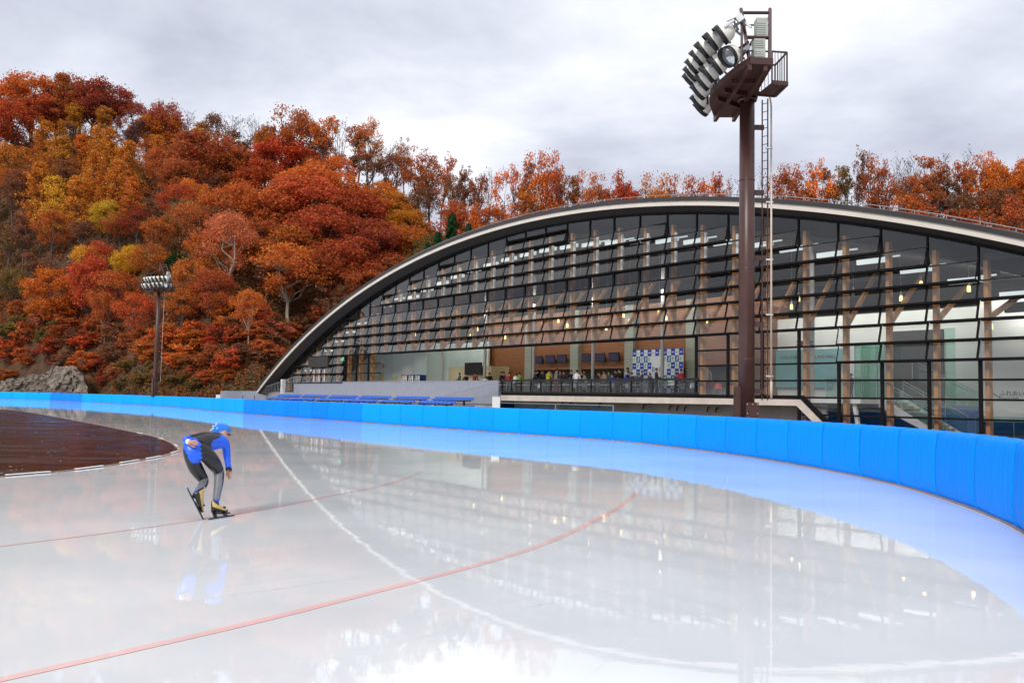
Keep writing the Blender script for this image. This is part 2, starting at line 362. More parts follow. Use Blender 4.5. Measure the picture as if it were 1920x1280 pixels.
# ------------------------------------------------------------------ padded barrier
def padmat():
    m = bpy.data.materials.new('blue_pad'); m.use_nodes = True; t = m.node_tree; b = t.nodes['Principled BSDF']
    b.inputs['Roughness'].default_value = 0.5; b.inputs['Specular IOR Level'].default_value = 0.06
    oi = t.nodes.new('ShaderNodeObjectInfo'); co = t.nodes.new('ShaderNodeTexCoord')
    mpn = t.nodes.new('ShaderNodeMapping'); mpn.inputs['Scale'].default_value = (7,7,0.45); t.links.new(co.outputs['Object'], mpn.inputs[0])
    ad = t.nodes.new('ShaderNodeVectorMath'); ad.operation = 'ADD'; t.links.new(mpn.outputs[0], ad.inputs[0])
    sc = t.nodes.new('ShaderNodeMath'); sc.operation = 'MULTIPLY'; sc.inputs[1].default_value = 40; t.links.new(oi.outputs['Random'], sc.inputs[0]); t.links.new(sc.outputs[0], ad.inputs[1])
    n = t.nodes.new('ShaderNodeTexNoise'); n.inputs['Scale'].default_value = 0.9; n.inputs['Detail'].default_value = 3; n.inputs['Distortion'].default_value = 0.6
    t.links.new(ad.outputs[0], n.inputs['Vector'])
    bn = t.nodes.new('ShaderNodeBump'); bn.inputs['Strength'].default_value = 0.55; bn.inputs['Distance'].default_value = 0.06
    t.links.new(n.outputs[0], bn.inputs['Height']); t.links.new(bn.outputs[0], b.inputs['Normal'])
    mx = t.nodes.new('ShaderNodeMix'); mx.data_type = 'RGBA'; mx.blend_type = 'MULTIPLY'; mx.inputs[0].default_value = 1
    mr = t.nodes.new('ShaderNodeMapRange'); mr.inputs[3].default_value = 0.97; mr.inputs[4].default_value = 1.03; t.links.new(oi.outputs['Random'], mr.inputs[0])
    t.links.new(oi.outputs['Color'], mx.inputs[6]); t.links.new(mr.outputs[0], mx.inputs[7]); t.links.new(mx.outputs[2], b.inputs['Base Color'])
    return m
M['pad'] = padmat()
bar = empty('padded_barrier', (0.1,40.5,0), 0, 'long blue padded crash barrier curving along the outer edge of the ice', 'barrier')
bar_inv = Vector((0.1,40.5,0))
def padmesh(L, seed):
    r = random.Random(seed); N = 14; prof = [(0.0,0.0),(-0.045,0.12),(-0.06,0.35),(-0.055,0.7),(-0.03,1.0),(0.0,1.09),(0.05,1.135),(0.13,1.15),(0.30,1.15),(0.37,1.12),(0.40,1.05),(0.40,0.0)]
    mb = MB(); vs = []
    w = [r.uniform(-0.006,0.006) for _ in range(N+1)]
    for a in range(N+1):
        t = a/N; x = -L/2-0.015+(L+0.03)*t; bulge = 0.010*(1-abs(2*t-1)**6)+w[a]*0.8
        for q, (y, z) in enumerate(prof):
            k = 1 if q < 7 else 0
            vs.append((x+ (0.012*math.sin(9*t+z*3) if 0<a<N else 0), y-bulge*k*(0.3+math.sin(math.pi*min(1,z))), z+(0.004*math.sin(7*t*3+seed) if q in (6,7,8,9) else 0)))
    n = len(prof)
    fs = [(a*n+q, (a+1)*n+q, (a+1)*n+q+1, a*n+q+1) for a in range(N) for q in range(n-1)]
    fs += [tuple(range(n)), tuple(range((N+1)*n-1, N*n-1, -1))]
    mb.add(vs, fs)
    # overlapping cover flap at one end, loosely creased
    K = 9; fv = []
    for a in range(K+1):
        z = 1.12*a/K; off = 0.006+r.uniform(0,0.010); wv = 0.035+r.uniform(-0.012,0.014)+(0.05 if a == 0 else 0); cx_ = L/2-0.02+r.uniform(-0.012,0.012)+0.05*(1-z)
        y = -0.06*math.sin(math.pi*min(1,0.15+z*0.75))-off
        fv += [(cx_-wv, y+0.012, z), (cx_, y, z), (cx_+wv, y+0.014, z)]
    ff = []
    for a in range(K): ff += [(3*a,3*a+1,3*a+4,3*a+3),(3*a+1,3*a+2,3*a+5,3*a+4)]
    mb.add(fv, ff); return mb.mesh('pad', M['pad'], True)
pads = {}
acc = [0.0]
for a, b_ in zip(BAR, BAR[1:]): acc.append(acc[-1]+(b_-a).length)
def at_len(s):
    s = max(0, min(acc[-1]-1e-4, s)); k = max(q for q in range(len(acc)) if acc[q] <= s)
    k = min(k, len(BAR)-2); t = (s-acc[k])/(acc[k+1]-acc[k]); return BAR[k].lerp(BAR[k+1], t)
s = acc[-1]; npad = 0; prev_s = s
while s > 0 and npad < 99:
    p = at_len(s); L = 2.02 if p.length < 45 else (2.4 if p.length < 75 else 4.2)
    if p.y < 2: L = 4.0
    if npad == 98: pass
    q = at_len(s-L); mid = (p+q)/2; d = (p-q); ang = math.atan2(d.y, d.x); L2 = d.length
    key = (round(L2,2), npad % 3)
    if key not in pads: pads[key] = padmesh(L2, npad)
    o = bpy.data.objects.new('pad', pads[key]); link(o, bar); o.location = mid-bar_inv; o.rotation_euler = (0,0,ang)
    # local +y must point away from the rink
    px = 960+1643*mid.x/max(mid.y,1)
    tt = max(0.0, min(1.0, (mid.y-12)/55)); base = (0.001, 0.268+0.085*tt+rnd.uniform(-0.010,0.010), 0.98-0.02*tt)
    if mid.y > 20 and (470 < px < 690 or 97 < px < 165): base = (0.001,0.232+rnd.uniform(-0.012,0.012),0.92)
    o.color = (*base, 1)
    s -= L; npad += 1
print('pads', npad, 's left', s)
mb = MB()
for a, b_ in zip(BAR, BAR[1:]):
    d = (b_-a).normalized(); nrm_ = Vector((d.y,-d.x,0))
    off = nrm_*(-0.09) if False else Vector((-nrm_.x*0.0, -nrm_.y*0.0, 0))
    mb.beam(a-bar_inv+Vector((0,0,0.018)), b_-bar_inv+Vector((0,0,0.010)), 0.13, 0.018)
mb.build('kick_board', mat('kick_board', (0.30,0.22,0.22), 0.6), bar)

# ------------------------------------------------------------------ hillside terrain
def lerp_tab(tab, x):
    if x <= tab[0][0]: return tab[0][1:]
    for a, b_ in zip(tab, tab[1:]):
        if x <= b_[0]:
            t = (x-a[0])/(b_[0]-a[0]); t = t*t*(3-2*t); return tuple(p+(q-p)*t for p, q in zip(a[1:], b_[1:]))
    return tab[-1][1:]
RIDGE = [(-1500,66,250),(0,66,225),(130,67,225),(300,56,212),(420,51,205),(520,47,198),(640,47,190),(740,42,182),(800,36,175),(870,29,168),(1000,25,162),(1200,25,158),(1500,26,152),(1900,28,142),(3600,30,120)]
TOE = [(-1500,165),(0,160),(170,142),(300,124),(480,118),(560,126),(900,130),(1300,128),(1900,118),(3600,100)]
def hnoise(x, y):
    return 1.3*math.sin(x*0.11+1.3)*math.sin(y*0.09)+0.8*math.sin(x*0.27+y*0.19)+0.4*math.sin(x*0.6-y*0.5)
def hill_z(x, y):
    if y < 40: return -0.5
    px = 960+1643*x/y
    zr, yr = lerp_tab(RIDGE, px); (yt,) = lerp_tab(TOE, px)
    t = (y-yt)/(yr-yt)
    if t < 0: return -0.3+t*2
    if t <= 1:
        p = t**0.88 if px < 800 else t
        z = zr*(0.92*p+0.08*p*p*(3-2*p))
        return -0.3+z+hnoise(x,y)*min(1,t*5)
    return -0.3+zr-(t-1)*8+hnoise(x,y)
mb = MB(); cols = list(range(-1500, 3601, 30)); K = 46; vs = []
for px in cols:
    zr, yr = lerp_tab(RIDGE, px); (yt,) = lerp_tab(TOE, px)
    for k in range(K):
        t = -0.05+k/(K-1)*2.0; y = yt+(yr-yt)*t; x = (px-960)/1643*y; vs.append((x, y, hill_z(x, y)))
fs = [(a*K+k, (a+1)*K+k, (a+1)*K+k+1, a*K+k+1) for a in range(len(cols)-1) for k in range(K-1)]
mb.add(vs, fs)
M['hill'] = mat('hill_soil', (0.045,0.024,0.014), 0.95, 0, 0.4, 0.35, bump=0.6, col2=(0.13,0.062,0.026), detail=9)
tag(mb.build('hill', M['hill'], smooth=True), kind='structure')
def hill_hit(px, py):
    d = ray(px, py); y = 95.0; prev = None
    while y < 300:
        p = EYE+d*(y/d.y)
        if p.z < hill_z(p.x, p.y): return p
        y += 1.0
    return None
# ------------------------------------------------------------------ floodlight masts
Z0 = 12.2; PB = Vector((8.05,30.0,0.0))
def zp(x, y): return (1260+x/5.333, y/5.333)          # a point of the enlarged head
def L3(v): return Vector(v)-PB
def mast_light_meshes():
    refl = MB(); refl.lathe([(0.02,-0.27),(0.10,-0.262),(0.19,-0.215),(0.258,-0.13),(0.29,-0.03),(0.295,0.06)], 20)
    rim = MB(); rim.lathe([(0.292,0.05),(0.305,0.055),(0.313,0.09),(0.31,0.175),(0.29,0.18),(0.28,0.07)], 20)
    vs = []; fs = []                                    # visor: a longer hood over the top half
    for k in range(11):
        a = math.pi*(k/10); r = 0.304; ln = 0.17+0.08*math.sin(a)
        vs += [(r*math.cos(a), r*math.sin(a), 0.165), (r*math.cos(a)*1.02, r*math.sin(a)*1.02, ln)]
    for k in range(10): fs.append((2*k, 2*k+2, 2*k+3, 2*k+1))
    rim.add(vs, fs)
    lens = MB(); lens.lathe([(0.0,0.085),(0.12,0.08),(0.22,0.07),(0.283,0.06)], 20)
    br = MB(); br.beam((-0.31,0,-0.05),(-0.31,-0.02,-0.34),0.03,0.07); br.beam((0.31,0,-0.05),(0.31,-0.02,-0.34),0.03,0.07); br.beam((-0.33,-0.02,-0.34),(0.33,-0.02,-0.34),0.07,0.05)
    br.tube((0,0,-0.28),(0,0,-0.46),0.085,0.07,10); br.box((-0.16,-0.1,-0.62),(0.16,0.1,-0.44)); br.beam((0,-0.02,-0.55),(0,-0.38,-0.62),0.06,0.06)
    return refl.mesh('reflector', M['cream_metal'], True), rim.mesh('visor', M['black'], True), lens.mesh('lens', M['lens'], True), br.mesh('bracket', M['grey_metal'])
REFL, RIM, LENS, BRK = mast_light_meshes()
def make_mast():
    root = empty('floodlight_mast', PB, 0, 'tall dark brown floodlight mast standing close, in front of the glass hall', 'floodlight mast', 'floodlight masts')
    p = MB(); prof = [(0.272,0.0),(0.265,6.0),(0.256,Z0)]
    p.lathe(prof, 28, cap=True); p.lathe([(0.33,Z0-0.10),(0.33,Z0-0.02)], 24, cap=True)
    for z in (3.1,6.2,9.3): p.lathe([(0.268,z-0.02),(0.276,z),(0.266,z+0.02)], 24)
    p.build('pole', M['brown_steel'], root, True)
    # bolted access plate at the foot and the boxed duct beside it
    pl = MB(); pl.box((-0.10,-0.325,0),(0.33,-0.20,1.62))
    for x in (-0.06,0.12,0.29):
        for z in (0.6,0.95,1.25,1.56):
            if x == 0.12 and z < 1.5: continue
            pl.tube((x,-0.325,z),(x,-0.345,z),0.018,n=8,mi=1)
    pl.build('access_plate', [M['brown_steel'], M['chrome']], root)
    dx = MB(); dx.box((-0.40,-0.13,0),(-0.22,0.2,2.15)); dx.build('cable_duct', M['brown_steel'], root, bevel=0.01)
    # platform: outline picked from below
    outl = [L3(at_z(*zp(x, y), Z0)) for x, y in [(780,640),(1000,650),(865,880),(840,1000),(700,1060),(615,1170),(430,1170),(385,1040),(400,950),(480,870),(570,790),(670,710)]]
    pf = MB(); pf.flat([(q.x,q.y) for q in outl], Z0, Z0+0.05)
    n = len(outl)
    for k in range(n):
        a, b_ = outl[k], outl[(k+1)%n]; pf.beam((a.x,a.y,Z0+0.10),(b_.x,b_.y,Z0+0.10),0.08,0.22)
    for t in (0.25,0.5,0.75):
        a = outl[11].lerp(outl[7], t); b_ = outl[1].lerp(outl[5], t); pf.beam((a.x,a.y,Z0-0.07),(b_.x,b_.y,Z0-0.07),0.09,0.16)
    pf.beam((outl[0].x,outl[0].y,Z0-0.09),(outl[6].x,outl[6].y,Z0-0.09),0.12,0.2); pf.beam((outl[1].x-0.2,outl[1].y,Z0-0.09),(outl[5].x,outl[5].y,Z0-0.09),0.12,0.2)
    pf.build('platform', M['brown_steel'], root)
    # tubular frame over the platform
    fr = MB(); zt = 15.3
    a0 = outl[0]; b0 = outl[1]
    aT = L3(at_z(*zp(690,95), zt)); bT = L3(at_z(*zp(980,95), zt)); A = Vector((a0.x,a0.y,Z0)); B = Vector((b0.x-0.07,b0.y,Z0))
    fr.tube(A, aT, 0.062); fr.tube(B, bT, 0.062)
    fr.tube(A.lerp(aT,0.93), B.lerp(bT,0.93), 0.055); fr.tube(A.lerp(aT,0.46), B.lerp(bT,0.46), 0.06)
    for t in (0.69,0.22): fr.tube(A.lerp(aT,t), B.lerp(bT,t), 0.028)
    # far pair of posts and the curved lamp rails
    C_ = Vector((outl[6].x,outl[6].y,Z0)); E_ = Vector((outl[5].x,outl[5].y,Z0)); cT = C_+Vector((-0.1,0,2.0)); eT = E_+Vector((0.1,0,2.0))
    fr.tube(C_, cT, 0.055); fr.tube(E_, eT, 0.055); fr.tube(cT, eT, 0.05)
    fr.tube(bT-Vector((0,0,0.25)), eT, 0.05); fr.tube(aT-Vector((0,0,0.25)), L3(at_z(*zp(500,250), 14.2)), 0.05)
    up = [(530,325),(428,395),(340,482),(285,562),(240,645),(222,715),(212,780)]; lo = [(590,555),(470,635),(385,715),(330,800),(290,895),(286,1000),(318,1065)]
    U = [L3(at_z(*zp(*q), 13.25)) for q in up]; Lw = [L3(at_z(*zp(*q), 12.62)) for q in lo]
    cen = Vector((0.35,0.0,0))
    def axis_of(p, k):
        d = Vector((-1, 0.38+0.10*k, 0)) if k else Vector((-0.85,-0.38,0))
        return (d.normalized()*0.84+Vector((0,0,-0.54))).normalized()
    fr.path([Vector((p.x,p.y,p.z-0.05))-axis_of(p,3)*0.62 for p in U], 0.045, 8)
    fr.path([Vector((p.x,p.y,p.z-0.05))-axis_of(p,3)*0.62 for p in Lw], 0.045, 8)
    for p in (U[0],U[3],U[6]):
        q = p-axis_of(p,1)*0.62; fr.tube((q.x,q.y,Z0),(q.x,q.y,q.z+0.1),0.04,n=8)
    fr.tube(A.lerp(aT,0.55), U[0]-axis_of(U[0],1)*0.62, 0.05); fr.tube(A.lerp(aT,0.40), Lw[0]-axis_of(Lw[0],1)*0.62, 0.05)
    fr.build('frame', M['brown_steel'], root)
    for row in (U, Lw):
        for k, p in enumerate(row):
            z = axis_of(p, k if (row is Lw or k) else 1); x = Vector((0,0,1)).cross(z).normalized(); y = z.cross(x)
            mtx = Matrix(((x.x,y.x,z.x,p.x),(x.y,y.y,z.y,p.y),(x.z,y.z,z.z,p.z),(0,0,0,1)))
            o = bpy.data.objects.new('floodlight', REFL); link(o, root); o.matrix_local = mtx @ Matrix.Scale(1.12, 4)
            for nm, me in (('visor',RIM),('lens',LENS),('bracket',BRK)): link(bpy.data.objects.new(nm, me), o)
    # ballast cabinets behind the front frame
    for (x, y, z, hh) in ((905,590,12.35,0.52),(905,480,13.05,0.52),(930,300,13.66,0.62)):
        q = L3(at_z(*zp(x, y), z+0.1)); cb = MB(); cb.box((q.x-0.2,q.y+0.25,z),(q.x+0.17,q.y+0.6,z+hh))
        for s_ in range(6): cb.box((q.x-0.215,q.y+0.235,z+0.05+s_*0.075),(q.x+0.1,q.y+0.25,z+0.08+s_*0.075))
        cb.build('ballast_cabinet', M['cabinet'], root, bevel=0.015)
    # side balcony with bars
    bc = MB(); zb = Z0-0.05
    o1 = L3(at_z(*zp(860,950), zb)); o2 = L3(at_z(*zp(1030,965), zb)); o3 = L3(at_z(*zp(1150,850), zb)); o4 = L3(at_z(*zp(1000,840), zb))
    bc.flat([(o1.x,o1.y),(o4.x,o4.y),(o3.x,o3.y),(o2.x,o2.y)], zb, zb+0.05)
    ring = [o1,o2,o3,o4]
    for a, b_ in ((o1,o2),(o2,o3),(o3,o4)):
        bc.beam((a.x,a.y,zb+0.04),(b_.x,b_.y,zb+0.04),0.09,0.14); bc.beam((a.x,a.y,zb+1.1),(b_.x,b_.y,zb+1.1),0.05,0.05)
        for t in range(0,6):
            c = a.lerp(b_, t/5); r = 0.028 if t in (0,5) else 0.011; bc.tube((c.x,c.y,zb),(c.x,c.y,zb+1.1),r,n=6)
    bc.build('balcony', M['brown_steel'], root)
    # ladder, its stays and the pale conduit
    ld = MB(); lx = 0.62; ly = 0.05
    for x in (lx-0.06, lx+0.09): ld.beam((x,ly-(x-lx),1.7),(x,ly-(x-lx),Z0),0.035,0.05)
    for k in range(36): ld.tube((lx-0.06,ly+0.06,1.9+k*0.29),(lx+0.09,ly-0.09,1.9+k*0.29),0.012,n=6)
    for z in (2.0,4.3,6.6,8.9,11.2): ld.beam((0.22,ly,z),(lx-0.02,ly,z),0.10,0.16)
    ld.build('ladder', M['brown_steel'], root)
    pp = MB(); pp.tube((0.80,-0.15,1.85),(0.80,-0.15,Z0-0.3),0.032,n=10); pp.tube((0.80,-0.15,Z0-0.3),(0.76,-0.12,Z0+0.05),0.032,n=10); pp.tube((0.80,-0.15,1.72),(0.80,-0.15,2.35),0.043,n=10)
    pp.build('conduit', M['pipe'], root, True)
    cl = MB()
    for z in (2.5,4.6,6.5,8.5,10.4): cl.box((lx,-0.17,z),(0.86,-0.09,z+0.05))
    cl.build('pipe_clamp', M['chrome'], root)
    return root
mast = make_mast()
far = dup(mast); far.location = (-40.6,100.0,1.0); far.rotation_euler = (0,0,math.radians(62))
far.scale = (0.82,0.82,1.0)
far['label'] = 'slimmer looking brown floodlight mast far away against the autumn hillside, its lamps facing us'
# ------------------------------------------------------------------ trees
def leafmat(name, trans=0.25, rough=0.6):
    m = bpy.data.materials.new(name); m.use_nodes = True; t = m.node_tree; t.nodes.clear()
    o = t.nodes.new('ShaderNodeOutputMaterial'); mx = t.nodes.new('ShaderNodeMixShader'); d = t.nodes.new('ShaderNodeBsdfDiffuse'); tr = t.nodes.new('ShaderNodeBsdfTranslucent')
    oi = t.nodes.new('ShaderNodeObjectInfo'); ge = t.nodes.new('ShaderNodeNewGeometry')
    hs = t.nodes.new('ShaderNodeHueSaturation'); mh = t.nodes.new('ShaderNodeMapRange'); mv = t.nodes.new('ShaderNodeMapRange')
    t.links.new(ge.outputs['Random Per Island'], mh.inputs[0]); mh.inputs[3].default_value = 0.482; mh.inputs[4].default_value = 0.522
    w = t.nodes.new('ShaderNodeTexWhiteNoise'); w.noise_dimensions = '1D'; t.links.new(ge.outputs['Random Per Island'], w.inputs['W'])
    t.links.new(w.outputs[0], mv.inputs[0]); mv.inputs[3].default_value = 0.55; mv.inputs[4].default_value = 1.5
    t.links.new(mh.outputs[0], hs.inputs['Hue']); t.links.new(mv.outputs[0], hs.inputs['Value']); t.links.new(oi.outputs['Color'], hs.inputs['Color'])
    t.links.new(hs.outputs[0], d.inputs[0]); t.links.new(hs.outputs[0], tr.inputs[0]); mx.inputs[0].default_value = trans
    t.links.new(d.outputs[0], mx.inputs[1]); t.links.new(tr.outputs[0], mx.inputs[2]); t.links.new(mx.outputs[0], o.inputs[0])
    return m
M['leaf'] = leafmat('leaf', 0.42); M['needle'] = leafmat('needle', 0.3)
M['bark'] = mat('bark', (0.085,0.060,0.045), 0.9, 0, 0.35, 2, bump=0.4)
M['pale_bark'] = mat('pale_bark', (0.34,0.29,0.22), 0.85, 0, 0.3, 3, bump=0.3)
M['twig'] = mat('twig', (0.115,0.075,0.062), 0.9, 0, 0.3, 2)
def leaf_quads(mb, c, r, n, size, rg, flat=0.75):
    vs = []; fs = []
    for _ in range(n):
        while True:
            x, y, z = rg.uniform(-1,1), rg.uniform(-1,1), rg.uniform(-1,1)
            q = x*x+y*y+z*z
            if q < 1 and q > 0.12: break
        p = Vector((c[0]+x*r, c[1]+y*r, c[2]+z*r*flat))
        nrm = Vector((rg.gauss(0,1)+x*0.6, rg.gauss(0,1)+y*0.6, rg.gauss(0,1)+0.7)).normalized()
        a = nrm.cross(Vector((rg.uniform(-1,1),rg.uniform(-1,1),rg.uniform(-1,1)))).normalized()*size*rg.uniform(0.6,1.25); b = nrm.cross(a)*rg.uniform(0.5,0.9)
        k = len(vs); vs += [p-a, p-b*0.8, p+a, p+b]; fs.append((k,k+1,k+2,k+3))
    mb.add(vs, fs)
def limb(mb, p, q, r0, r1, rg, n=4, wob=0.06, sag=0.0):
    pts = []; L = (q-p).length
    for k in range(4):
        t = k/3; o = Vector((rg.gauss(0,1),rg.gauss(0,1),rg.gauss(0,1)))*wob*L*(1 if 0<k<3 else 0)
        pts.append(p.lerp(q,t)+o+Vector((0,0,sag*L*math.sin(math.pi*t))))
    for k in range(3):
        ra = r0+(r1-r0)*k/3; rb = r0+(r1-r0)*(k+1)/3; mb.tube(pts[k], pts[k+1], ra, rb, n, cap=False)
    return pts
# every prototype is 10 m tall and about 7 m wide; it is scaled when placed
def proto_broad(seed, clumps=46, per=90, size=0.24, low=0.32, pale=False, shape='dome', rag=1.0):
    rg = random.Random(seed); tr = MB(); cr = MB(); bx, by = rg.uniform(-0.5,0.5), rg.uniform(-0.5,0.5)
    fork = Vector((bx*0.4, by*0.4, 10*rg.uniform(0.22,0.36))); limb(tr, Vector((0,0,-0.6)), fork, 0.20, 0.15, rg, 7, 0.02)
    mains = []
    for k in range(rg.randint(4,6)):
        a = 2*math.pi*(k/5+rg.uniform(-0.1,0.1)); e = Vector((math.cos(a)*rg.uniform(1,2.3), math.sin(a)*rg.uniform(1,2.3), rg.uniform(5.6,8.2)))
        limb(tr, fork, e, 0.11, 0.045, rg, 5, 0.06, 0.05); mains.append(e)
    cs = []
    for k in range(clumps):
        while True:
            x, y, z = rg.uniform(-1,1), rg.uniform(-1,1), rg.uniform(-1,1)
            if 0.25 < x*x+y*y+z*z < 1: break
        if shape == 'dome':
            zc = 10*(low+(1-low)*0.5)+z*10*(1-low)*0.46; w = 3.5*(1.0 if z < 0.2 else 1-0.35*(z-0.2))*(0.8 if z < -0.6 else 1)
        elif shape == 'cone':
            zc = 10*(low+(1-low)*(0.5+0.48*z)); w = 2.9*(1.05-0.85*(0.5+0.5*z))+0.25
        else:                                           # tall oval, crown only near the top
            zc = 10*(low+(1-low)*0.5)+z*10*(1-low)*0.47; w = 2.6
        c = Vector((x*w+bx, y*w+by, zc)); cs.append(c); r = rg.uniform(0.42,1.0)*rag
        leaf_quads(cr, c, r, int(per*r*r*0.8), size, rg, 0.72); leaf_quads(cr, c, r*1.6, int(per*r*r*0.22), size*0.9, rg, 0.8)
    for c in cs:
        m_ = min(mains+[fork], key=lambda q: (q-c).length+ (2 if q.z > c.z+0.5 else 0)); limb(tr, m_, c, 0.04, 0.012, rg, 3, 0.06)
    return tr.mesh('trunk', M['pale_bark'] if pale else M['bark'], True), cr.mesh('crown', M['leaf'])
def proto_larch(seed, per=1900):
    rg = random.Random(seed); tr = MB(); cr = MB(); limb(tr, Vector((0,0,-0.6)), Vector((0,0,9.6)), 0.17, 0.02, rg, 6, 0.004)
    nb = 130; lean = rg.uniform(0,6.28)
    for k in range(nb):
        z = 1.5+8.2*(rg.random()**0.9); a = rg.uniform(0,6.28); side = 1+0.22*math.cos(a-lean)+0.25*math.sin(z*1.9+a*2)
        L = (2.35*(1-(z-1.2)/9.2)**0.75+0.22)*rg.uniform(0.55,1.12)*side
        e = Vector((math.cos(a)*L, math.sin(a)*L, z+L*rg.uniform(-0.05,0.3))); limb(tr, Vector((0,0,z)), e, 0.026, 0.007, rg, 3, 0.04)
        for t in (0.4,0.65,0.85,1.0):
            leaf_quads(cr, Vector((0,0,z)).lerp(e, t)+Vector((rg.gauss(0,.1),rg.gauss(0,.1),rg.uniform(-0.2,0.12))), rg.uniform(0.30,0.55)*(1.15-0.35*t), 13, 0.105, rg, 0.95)
    leaf_quads(cr, Vector((0,0,9.7)), 0.25, 16, 0.10, rg, 1.5)
    return tr.mesh('trunk', M['bark'], True), cr.mesh('crown', M['needle'])
def proto_fir(seed):
    rg = random.Random(seed); tr = MB(); cr = MB(); limb(tr, Vector((0,0,-0.6)), Vector((0,0,9.8)), 0.2, 0.02, rg, 6, 0.003)
    for k in range(110):
        z = 0.7+9.1*(k/110); L = (2.6*(1-(z-0.4)/9.6)**0.9+0.12)*rg.uniform(0.8,1.12); a = k*2.4+rg.uniform(-0.3,0.3)
        e = Vector((math.cos(a)*L, math.sin(a)*L, z-L*0.22))
        for t in (0.3,0.5,0.68,0.84,1.0): leaf_quads(cr, Vector((0,0,z)).lerp(e, t), 0.30*(1.3-0.5*t), 13, 0.15, rg, 0.5)
    return tr.mesh('trunk', M['bark'], True), cr.mesh('crown', M['needle'])
def proto_bare(seed, leaves=500, pale=False, topheavy=True):
    rg = random.Random(seed); tr = MB(); cr = MB(); top = []
    fork = Vector((rg.uniform(-.3,.3), rg.uniform(-.3,.3), rg.uniform(2.6,4.2))); limb(tr, Vector((0,0,-0.6)), fork, 0.15, 0.11, rg, 6, 0.02)
    for k in range(rg.randint(4,6)):
        a = rg.uniform(0,6.28); R_ = rg.uniform(0.5,2.0); e = Vector((math.cos(a)*R_, math.sin(a)*R_, rg.uniform(7.2,9.6))); pts = limb(tr, fork, e, 0.085, 0.018, rg, 4, 0.05)
        for j in range(9):
            t = rg.uniform(0.15,1); b0 = fork.lerp(e, t); an = rg.uniform(0,6.28); L = rg.uniform(0.7,2.0)*(1.15-0.5*t)
            q = b0+Vector((math.cos(an)*L*0.75, math.sin(an)*L*0.75, L*rg.uniform(0.35,0.9))); limb(tr, b0, q, 0.028, 0.009, rg, 3, 0.06)
            for i in range(7):
                s = b0.lerp(q, rg.uniform(0.25,1)); an2 = rg.uniform(0,6.28); l2 = rg.uniform(0.35,0.95); w = s+Vector((math.cos(an2)*l2*0.7, math.sin(an2)*l2*0.7, l2*rg.uniform(0.2,0.9)))
                d = (w-s); sd = Vector((-d.y,d.x,0.01)).normalized()*0.011; sd2 = d.cross(sd).normalized()*0.011
                tr.add([s-sd,s+sd,w,s-sd2,s+sd2],[(0,1,2),(3,4,2)]); top.append(w)
                for _ in range(2):
                    v = s.lerp(w,rg.uniform(0.4,1)); x = v+Vector((rg.gauss(0,.25),rg.gauss(0,.25),rg.uniform(0,.35))); tr.add([v-sd*0.8,v+sd*0.8,x],[(0,1,2)])
    top.sort(key=lambda v: v.z+rg.uniform(-2.5,2.5)); src = top[int(len(top)*0.45):] if topheavy else top
    for _ in range(leaves):
        c = rg.choice(src); leaf_quads(cr, c, 0.30, 1, 0.125, rg, 1)
    if leaves == 0: leaf_quads(cr, top[-1], 0.2, 4, 0.1, rg, 1)
    return tr.mesh('trunk', M['pale_bark'] if pale else M['twig'], True), cr.mesh('crown', M['leaf'])
PROTO = {
 'broad': [proto_broad(s, 88, 230, 0.135) for s in (1,2,3,4)],
 'open':  [proto_broad(s, 62, 175, 0.128, 0.40, False, 'dome', 1.0) for s in (11,12,13)],
 'pale':  [proto_broad(s, 54, 165, 0.13, 0.40, True, 'dome', 1.05) for s in (21,22)],
 'tall':  [proto_broad(s, 48, 150, 0.125, 0.34, False, 'oval', 0.95) for s in (31,32,33)],
 'larch': [proto_larch(s) for s in (41,42,43)],
 'fir':   [proto_fir(s) for s in (51,52)],
 'twiggy':[proto_bare(s, 2000) for s in (61,62,63)],
 'bare':  [proto_bare(s, 60) for s in (71,72)],
 'shrub': [proto_broad(s, 30, 70, 0.34, 0.05, False, 'dome', 1.25) for s in (81,82,83)],
}
C = dict(rust=(0.46,0.130,0.046), orange=(0.60,0.172,0.042), bright=(0.72,0.205,0.042), red=(0.55,0.108,0.045), dkred=(0.37,0.080,0.042), gold=(0.57,0.225,0.040),
         yellow=(0.64,0.37,0.045), olive=(0.24,0.16,0.050), brown=(0.27,0.115,0.060), purple=(0.15,0.080,0.065), green=(0.026,0.066,0.024), amber=(0.60,0.215,0.040), pink=(0.54,0.18,0.090))
CW = dict(rust='rust brown', orange='orange', bright='bright orange', red='red', dkred='dark red', gold='golden', yellow='yellow', olive='olive green', brown='brown', purple='purplish brown', green='dark green', amber='amber', pink='pale rust')
KW = dict(broad='leafy tree', open='airy tree', pale='pale trunked tree', tall='tall slim tree', larch='larch', fir='fir', twiggy='thin leaved tree', bare='bare twiggy tree', shrub='shrub')
trees = []
tr_rng = random.Random(5)
